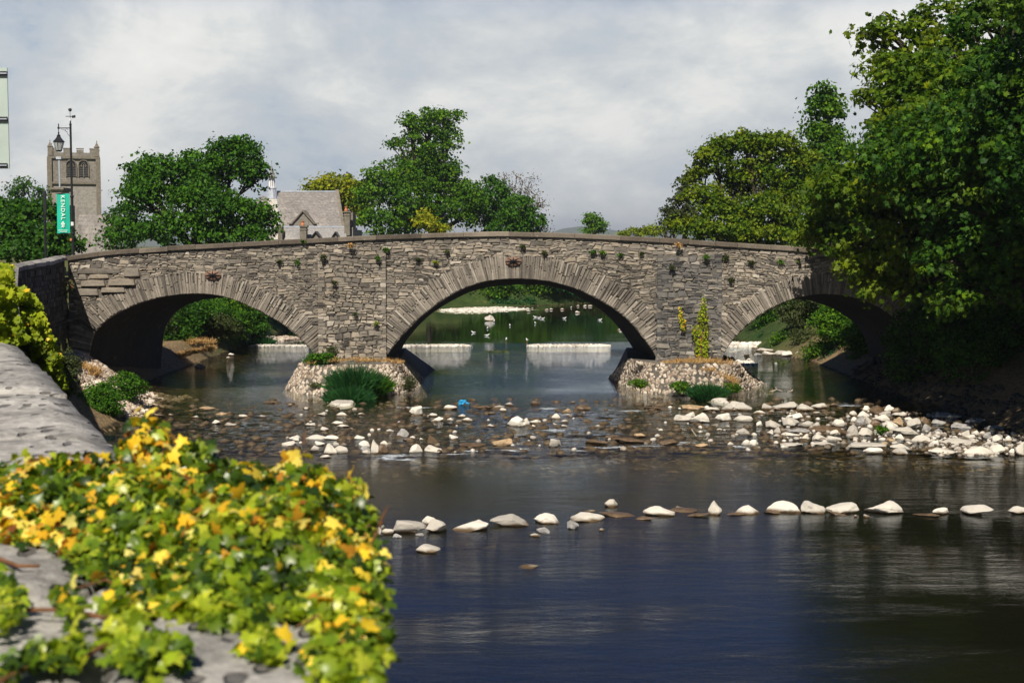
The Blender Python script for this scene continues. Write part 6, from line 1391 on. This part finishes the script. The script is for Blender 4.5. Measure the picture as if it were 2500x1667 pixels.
for px, py, w_, h_, mt, lb in [(852,1073,21,10,'brown_rock','brown stone between pale ones above the ivy'),(932,1107,26,20,'brown_rock','brown rock at the right of the cluster beside the foam'),(1054,1087,24,21,'brown_rock','rusty brown rock standing behind the wide pale one'),(1228,1088,52,17,'tan_rock','long tan rock on the lower lip, middle'),(1385,1009,22,11,'tan_rock','orange stone at the upper lip'),(1306,988,24,9,'brown_rock','brown stone on the upper lip right of the bag'),
        (1562,1068,25,10,'tan_rock','small orange stone in the middle right of the rapids'),(1640,1087,54,15,'brown_rock','broad brown rock behind the white water'),(1716,1090,33,9,'tan_rock','tan stone on the lower lip'),(2036,992,20,8,'brown_rock','brown stone at the right end of the back row'),(2144,1012,36,20,'brown_rock','brown rock on the top of the big pile'),(2193,1009,26,13,'brown_rock','brown rock at the back right of the big pile'),(2139,1040,24,15,'brown_rock','brown rock in the middle of the big pile'),  # the small orange stone stands in for a curved yellow leaf
        (2197,1043,32,23,'tan_rock','tan rock in the middle right of the big pile'),(2255,1033,26,15,'brown_rock','brown rock behind the smooth one of the pile'),(2030,1055,84,15,'brown_rock','long brown wet rock left of the pile'),(2175,1077,20,7,'tan_rock','tan stone before the pile'),(2158,1087,16,8,'tan_rock','tan pebble before the pile'),(1420,1000,40,12,'brown_rock','brown rock on the upper lip, middle'),(1455,1085,60,12,'brown_rock','brown rock behind the white water, left'),
        (1540,1082,70,12,'brown_rock','long brown rock behind the white water, middle'),(1500,1070,40,9,'brown_rock','small brown rock in the middle rapids'),(1690,1000,60,13,'tan_rock','ochre wet rock left of the slabs'),(1600,1000,60,8,'brown_rock','low brown rock at the upper lip right'),(1180,998,50,8,'brown_rock','low brown rock beside the blue bag'),(1000,1075,30,8,'brown_rock','low brown stone right of the round grey one'),(1150,1090,60,8,'brown_rock','low brown rock on the lower lip'),
        (500,1000,40,8,'tan_rock','ochre flat stone in the shallows of the left arch'),(540,1012,26,6,'tan_rock','small ochre stone in the left shallows'),(655,985,36,6,'brown_rock','brown stone off the left footing'),(560,1040,30,8,'rock','small pale stone in the left shallows above the ivy'),(385,1015,26,5,'rock','thin pale stone at the left of the shallows'),(476,1022,20,7,'rock','pale stone in the shallows above the ivy peak'),(640,1020,18,6,'rock','little pale stone in the left shallows'),(592,1020,22,8,'rock','pale stone left of the middle in the shallows'),
        (525,1036,22,10,'rock','pale cluster stone above the ivy peak'),(415,1015,14,5,'rock','tiny pale stone at far left of the shallows'),(562,869,15,7,'rock','white stone in the water seen through the left arch'),(556,876,11,5,'rock','smaller white stone beside it through the left arch'),(484,899,28,10,'tan_rock','tan stone at the sandy bank under the left arch'),(1194,784,23,14,'rock','round boulder in the calm pool behind the middle arch'),(1409,765,14,6,'rock','small boulder far in the pool behind the middle arch'),(1515,807,16,5,'rock','boulder at the right in the pool behind the middle arch'),
        (1844,851,14,5,'rock','small pale rock at the back beyond the right arch'),(1869,858,42,9,'rock','long pale slab beyond the right arch'),(1877,868,28,11,'rock','blocky pale rock beyond the right arch'),(1850,867,20,6,'grey_rock','grey flat rock beyond the right arch'),(1904,857,19,7,'rock','pale rock behind the cluster beyond the right arch'),(1907,869,28,13,'rock','angular pale rock in the cluster beyond the right arch'),(1926,871,32,14,'rock','biggest pale rock of the cluster beyond the right arch'),(1951,871,19,12,'rock','pale rock at the right of the cluster beyond the right arch'),
        (1824,868,16,4,'rock','flat pale rock at the left beyond the right arch'),(1831,881,13,6,'rock','small pale rock in front beyond the right arch'),(1895,890,9,5,'grey_rock','small grey rock by the green weed beyond the right arch'),(2320,1022,62,15,'grey_rock','shaded grey rock under the right trees'),(2290,1036,40,12,'grey_rock','shaded grey rock left of the one under the trees'),(2400,1032,60,12,'grey_rock','flat shaded rock under the right trees'),(2440,1052,48,14,'grey_rock','humped shaded rock near the right edge'),(2350,1046,50,14,'grey_rock','shaded grey rock right of the pile'),(2480,1030,50,12,'grey_rock','shaded rock at the right edge below the bank')]:
    rock(px, py, w_, h_, lb, None, mt)
# pebbles scattered through the rapids, too small and many to name one by one
g = Geo(); P = []
for i in range(620):
    if rk.random() < .5: px = rk.uniform(2260, 2520); py = rk.uniform(1055, 1114)
    elif rk.random() < .75: px = rk.uniform(1890, 2300); py = rk.uniform(1005, 1095)
    else: px = rk.uniform(680, 1890); py = rk.uniform(995, 1105)
    c = onwater(px, py); P.append(np.array([c[0], c[1], c[2] + rk.uniform(-.01, .05)]))
scatter_stones(g, P, [(0, 0, 1)] * len(P), .17, .7, PEB); tag(solo(g.build('pebbles', M['pebble'], None, True), 'small pale stones strewn among the bigger rocks of the rapids', 'stones'), kind='stuff')
g = Geo(); P = []
for i in range(1500):
    px = rk.uniform(330, 2500); py = rk.uniform(972, 1104)
    c = onwater(px, py); P.append(np.array([c[0], c[1], c[2] - (rk.uniform(.0, .05) if rk.random() < .3 else rk.uniform(.03, .14))]))
scatter_stones(g, P, [(0, 0, 1)] * len(P), .34, .5, PEB); tag(solo(g.build('riverbed_stones', M['bed_rock'], None, True), 'brown stones lying under the shallow rapids', 'stones'), kind='stuff')
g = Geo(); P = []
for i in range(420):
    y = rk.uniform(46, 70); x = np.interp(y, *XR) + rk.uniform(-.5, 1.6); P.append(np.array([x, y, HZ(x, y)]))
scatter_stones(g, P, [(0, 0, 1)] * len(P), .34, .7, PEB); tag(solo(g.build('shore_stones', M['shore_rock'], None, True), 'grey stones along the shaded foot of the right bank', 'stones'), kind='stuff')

# ------------------------------------------------------------------ gulls, bag, sticks
M['gull_white'] = mat_simple('white_feathers', (.85, .85, .85), .7, .2, .04, 20)
M['gull_grey'] = mat_simple('grey_feathers', (.50, .52, .56), .7, .2, .1, 20)
M['beak'] = mat_simple('yellow_beak', (.6, .35, .05), .5, .4, .1, 20)
def gull(px, py, face, label, stand=False, group='gulls on the calm water'):
    c = onwater(px, py); s = 0.62; t = thing('gull', label, 'gull', tuple(c), group); t.rotation_euler[2] = face
    def ell(g, cx, cy, cz, a, b, h, k=10): 
        V, F = ICO2; g.add(np.stack([V[:, 0] * a + cx, V[:, 1] * b + cy, V[:, 2] * h + cz], 1), F.copy())
    t['_o'] = (0, 0, 0); z = .18 if stand else .0
    # body grown as one skin from tail to head
    bm = bmesh.new(); pr = [(-.27, .10, .012, .01), (-.2, .095, .045, .02), (-.1, .085, .085, .07), (.02, .075, .10, .085), (.12, .09, .085, .075), (.18, .14, .05, .055), (.21, .20, .042, .045), (.245, .225, .05, .045), (.285, .225, .035, .032), (.305, .22, .01, .01)]
    rings = []
    for x, zc, ry, rz in pr: rings.append([bm.verts.new((x * s, ry * s * math.cos(a), (zc + z + rz * math.sin(a)) * s)) for a in np.linspace(0, 2 * math.pi, 11)[:-1]])
    for a, b in zip(rings[:-1], rings[1:]):
        for j in range(10): bm.faces.new((a[j], a[(j + 1) % 10], b[(j + 1) % 10], b[j]))
    bm.faces.new(rings[0][::-1]); bm.faces.new(rings[-1]); me = D.meshes.new('body'); bm.to_mesh(me); bm.free(); me.materials.append(M['gull_white'])
    for p in me.polygons: p.use_smooth = True
    o = D.objects.new('body', me); COL.objects.link(o); o.parent = t
    for sd in (-1, 1):
        g = Geo(); V = [(.10, sd * .085, .13 + z), (.0, sd * .105, .14 + z), (-.16, sd * .07, .12 + z), (-.33, sd * .015, .12 + z), (-.14, sd * .045, .165 + z), (.0, sd * .06, .17 + z), (.1, sd * .05, .16 + z)]
        V = [(a * s, b * s, c_ * s) for a, b, c_ in V]; V += [(a, b * .8, c_ - .02) for a, b, c_ in V]; g.add(V, [tuple(range(7)), tuple(range(13, 6, -1))] + [(i, (i + 1) % 7, 7 + (i + 1) % 7, 7 + i) for i in range(7)]); g.build('wing', M['gull_grey'], t)
    g = Geo(); g.tube([(.30 * s, 0, (.22 + z) * s), (.35 * s, 0, (.21 + z) * s)], [.014, .004], 6); g.build('beak', M['beak'], t)
    if stand:
        for sd in (-1, 1): g = Geo(); g.tube([(0, sd * .03, .16), (.01, sd * .03, -.03), (.05, sd * .035, -.04)], .008, 5); g.build('leg', M['beak'], t)
    return t
for px, py, f, lb, st in [(1156, 813, 2.6, 'gull swimming at the far left of the flock', 0), (1190, 803, 1.4, 'gull swimming above the side on one, left of the flock', 0), (1189, 820, 0.2, 'gull seen side on swimming below the others at left', 0), (1245, 796, 1.7, 'gull swimming alone in the middle of the calm pool', 0), (1206, 786, 1.3, 'gull swimming just right of the round boulder', 0),
                          (1307, 775, 2.9, 'gull at the left of the close row of three', 0), (1316, 777, .4, 'gull in the middle of the close row of three', 0), (1325, 779, .1, 'gull at the right of the close row of three', 0), (1307, 790, 1.8, 'gull swimming below the close row of three', 0), (1378, 778, .3, 'gull swimming alone right of the row of three', 0), (1465, 782, .2, 'gull swimming farthest right near the arch', 0),
                          (1394, 752, 1.2, 'gull far away near the bend of the river', 0), (1236, 834, 1.5, 'gull standing in the gap between the two stone weirs', 1), (1287, 836, 1.9, 'gull standing at the left end of the right stone weir', 1)]:
    gull(px, py, f, lb, bool(st))
for px, py in ((1411, 749), (1429, 749), (1441, 749), (1345, 757), (1335, 758), (1290, 762), (1372, 757)): rock(px, py, 10, 4, 'white stone in the far shallows before the bend', 'white stones in the far shallows')
bm_, bt, bo = newmat('blue_plastic'); bsdf(bt, bo, (.01, .30, .62), .3, .5, bt.noise(pos(bt), 30, 5, .7), .8, .03); V = rock_verts(ICO4[0], 77, 4, .45); c = onwater(1130, 988); g = Geo()
g.add(np.stack([V[:, 0] * .36 + c[0], V[:, 1] * .3 + c[1], V[:, 2] * .24 + c[2] - .03], 1), ICO4[1]); g.tube([(c[0] + .12, c[1], c[2] + .08), (c[0] + .26, c[1] - .05, c[2] + .05), (c[0] + .20, c[1] - .1, c[2])], [.05, .03, .01], 6)
solo(g.build('plastic_bag', bm_), 'crumpled bright blue plastic bag caught on the rapids', 'plastic bag')
M['driftwood'] = mat_simple('driftwood', (.42, .36, .29), .9, .2, .2, 12)
for lb, pts in [('forked pale branch lying in the dark water below the right arch', [[(1885, 958), (1896, 952), (1910, 956)], [(1896, 952), (1893, 946)], [(1896, 952), (1880, 957)]]), ('small forked twig right of the pale branch', [[(1922, 958), (1935, 955)], [(1930, 956), (1936, 952)]]), ('thin stick standing out of the rapids, middle right', [[(1688, 1057), (1700, 1070)]]), ('short twig sticking up at the right edge of the white water', [[(1722, 1078), (1728, 1072)]])]:
    g = Geo()
    for p in pts: g.tube([tuple(onwater(a, 958 if a > 1870 else 1072) + np.array([0, 0, .03 + (b_ * 0 + (958 if a > 1870 else 1074) - b_) * .018])) for a, b_ in p], .018, 5)
    solo(g.build('branch', M['driftwood']), lb, 'branch')

# ------------------------------------------------------------------ ivy over the near wall
ivy = thing('ivy_bush', 'out of focus green and yellow ivy heaped over the near wall corner', 'ivy', (-1.0, 5.2, 5.2))
PLAN = np.array([(-2.9, 6.5), (-2.9, 5.6), (-2.05, 5.55), (-1.78, 5.45), (-1.5, 5.0), (-1.22, 4.62), (-1.05, 4.38), (-.85, 4.28), (-.70, 4.42), (-.58, 4.35), (-.54, 3.95), (-.46, 3.45), (-.33, 3.45), (-.40, 4.2), (-.51, 5.2), (-.62, 6.1), (-.85, 6.5), (-1.3, 6.7), (-1.7, 6.8)])
def pin(P, x, y):
    c = False; j = len(P) - 1
    for i in range(len(P)):
        if (P[i][1] > y) != (P[j][1] > y) and x < (P[j][0] - P[i][0]) * (y - P[i][1]) / (P[j][1] - P[i][1]) + P[i][0]: c = not c
        j = i
    return c
def edist(P, x, y):
    d = 9
    for i in range(len(P)):
        a = P[i]; b = P[(i + 1) % len(P)]; ab = b - a; t = np.clip(((x - a[0]) * ab[0] + (y - a[1]) * ab[1]) / (ab @ ab), 0, 1); d = min(d, math.hypot(a[0] + ab[0] * t - x, a[1] + ab[1] * t - y))
    return d
C = []; Nn = []; YEL = []
def yellowness(x, y): return 0.5 + 1.1 * mnoise.noise((x * 1.9, y * 1.5, 9.0))
bumps = [(-1.66, 6.4, .19, .13), (-1.43, 6.4, .12, .09), (-.88, 6.1, .13, .12), (-.68, 5.8, .12, .13), (-2.3, 6.1, .03, .3), (-1.3, 5.6, .05, .4), (-.9, 5.2, .05, .3)]
def mound(x, y):
    e = edist(PLAN, x, y)
    m = .20 * min(1, e / .38) ** .7 * (1 + .35 * mnoise.noise((x * 2.4, y * 2.4, 1)))
    m += .05 * mnoise.noise((x * 8, y * 8, 4)) + .03 * mnoise.noise((x * 17, y * 17, 6))
    m *= np.interp(y, [3.4, 4.4, 5.2, 6.2], [.25, .45, .8, 1.0])
    for bx, by, h, r in bumps: m += h * math.exp(-((x - bx) ** 2 + (y - by) ** 2) / r ** 2) * min(1, e / .08 + .4)
    return max(.03, m)
while len(C) < 12000:
    x, y = rng.uniform(-2.9, -.2), 3.45 + 3.65 * rng.random()
    if not pin(PLAN, x, y): continue
    m = mound(x, y); f = 1 - rng.random() ** 1.5 * .75
    if rng.random() < .04: f = rng.uniform(1.0, 1.15)
    C.append((x + rng.normal() * .03, y + rng.normal() * .03, 5.2 + m * f + .02)); e = .06
    gxn = (mound(x + e, y) - mound(x - e, y)) / (2 * e); gyn = (mound(x, y + e) - mound(x, y - e)) / (2 * e); Nn.append((-gxn, -gyn - .15, 1.0))
for _ in range(2300):                                   # hanging over the river side
    y = rng.uniform(3.3, 6.3); x = np.interp(y, [e_[1] for e_ in edge], [e_[0] for e_ in edge]) + rng.uniform(-.03, .04); z = 5.22 - rng.random() ** 1.3 * .75
    C.append((x, y, z)); Nn.append((1, -.35, .25))
def runner(pts, n, wd, h=.05):
    for _ in range(n):
        u = rng.uniform(0, len(pts) - 1); i = min(int(u), len(pts) - 2); f = u - i; p = np.array(pts[i]) * (1 - f) + np.array(pts[i + 1]) * f; p = p + rng.normal(size=2) * wd
        c = onwater(p[0], p[1], 5.22); C.append((c[0], c[1], 5.22 + rng.random() * h)); Nn.append((0, -.35, 1))
RUN = [[(-60, 1690), (0, 1662), (88, 1620), (150, 1612), (210, 1602), (245, 1580), (285, 1554), (329, 1523)], [(-80, 1500), (60, 1488), (145, 1488), (285, 1510), (350, 1512)], [(-90, 1330), (-10, 1360), (44, 1381), (96, 1381)]]
runner([(0, 1662), (88, 1622), (150, 1612), (205, 1600)], 170, 13); runner([(0, 1450), (20, 1490), (15, 1540)], 150, 16, .07); runner([(150, 1470), (180, 1520)], 60, 14); runner([(300, 1625), (350, 1610), (440, 1625)], 190, 22, .07); runner([(620, 1590), (680, 1600)], 90, 16)
runner([(260, 1500), (340, 1520)], 70, 12); runner([(760, 1640), (900, 1660)], 160, 18, .06); runner([(240, 1590), (300, 1550)], 40, 10)
C = np.array(C); Nn = np.array(Nn, float); kk = C[:, 0] < np.interp(C[:, 1], [e_[1] for e_ in edge], [e_[0] for e_ in edge]) + .09; C = C[kk]; Nn = Nn[kk] + rng.normal(size=C.shape) * .8
yl = np.array([yellowness(c[0], c[1]) for c in C]); hh = np.interp(C[:, 1], [3.4, 4.6, 5.2, 6.0], [.01, .05, .22, .38]); isY = rng.random(len(C)) < np.clip(hh * np.clip((yl - .25) * 2.1, .1, 2), 0, .75) * (C[:, 2] > 5.2)
r = rng.random((len(C), 3)); lum = np.array([mnoise.noise((c[0] * 3, c[1] * 3, c[2] * 3)) for c in C])
r[:, 0] = np.clip(.36 + .6 * lum + rng.normal(0, .26, len(C)) + np.where(C[:, 1] < 4.6, .22, 0), 0, 1)
sz = rng.uniform(.028, .066, len(C))
g = Geo(); leaves(g, C[~isY], Nn[~isY], sz[~isY], IVY, r[~isY], .5); g.build('green_leaves', M['leaf_ivy'], ivy, True)
r[:, 0] = rng.random(len(C)) ** .8
g = Geo(); leaves(g, C[isY] + np.array([0, 0, .012]), Nn[isY], sz[isY] * 1.2, IVY, r[isY], .5); g.build('yellow_leaves', M['leaf_autumn'], ivy, True)
g = Geo()
for pts in RUN: g.tube([tuple(onwater(a, b, 5.235)) for a, b in pts], .0075, 6)
for _ in range(70):
    i = rng.integers(12000); c = C[i]; a = rng.uniform(0, 6.28); L = rng.uniform(.15, .4); p0 = Vector((c[0], c[1], 5.22)); p2 = Vector((c[0] + L * math.cos(a) * .4, c[1] + L * math.sin(a) * .4, c[2] - .01))
    g.tube([p0, p0.lerp(p2, .5) + Vector((.02, 0, .04)), p2], [.005, .004, .002], 5)
for px, py, dx, dy, Yq in ((742, 1085, 4, -35, 6.2), (925, 1280, 22, -45, 5.3), (905, 1330, 30, -60, 5.3)):
    g.tube([tuple(at(px, py, Yq)), tuple(at(px + dx, py + dy, Yq))], [.005, .0025], 5)
tag(g.build('stems', M['stem'], ivy), kind='stuff')

# ------------------------------------------------------------------ air
HAZE = 1.6e-4
hm = D.materials.new('haze_air'); hm.use_nodes = True; ht = N(hm.node_tree); ht.n.clear(); ho = ht.a('ShaderNodeOutputMaterial'); hv = ht.a('ShaderNodeVolumePrincipled')
hv.inputs['Color'].default_value = (.80, .88, 1.0, 1); hv.inputs['Density'].default_value = HAZE; hv.inputs['Anisotropy'].default_value = .2; ht.c(hv.outputs[0], ho.inputs['Volume'])
if HAZE > 0:
    g = Geo(); g.box(-7000, 7000, -200, 9500, -5, 125); hz = g.build('haze', hm); tag(hz, kind='stuff')
for o in list(D.objects):
    if '_o' in o.keys(): del o['_o']
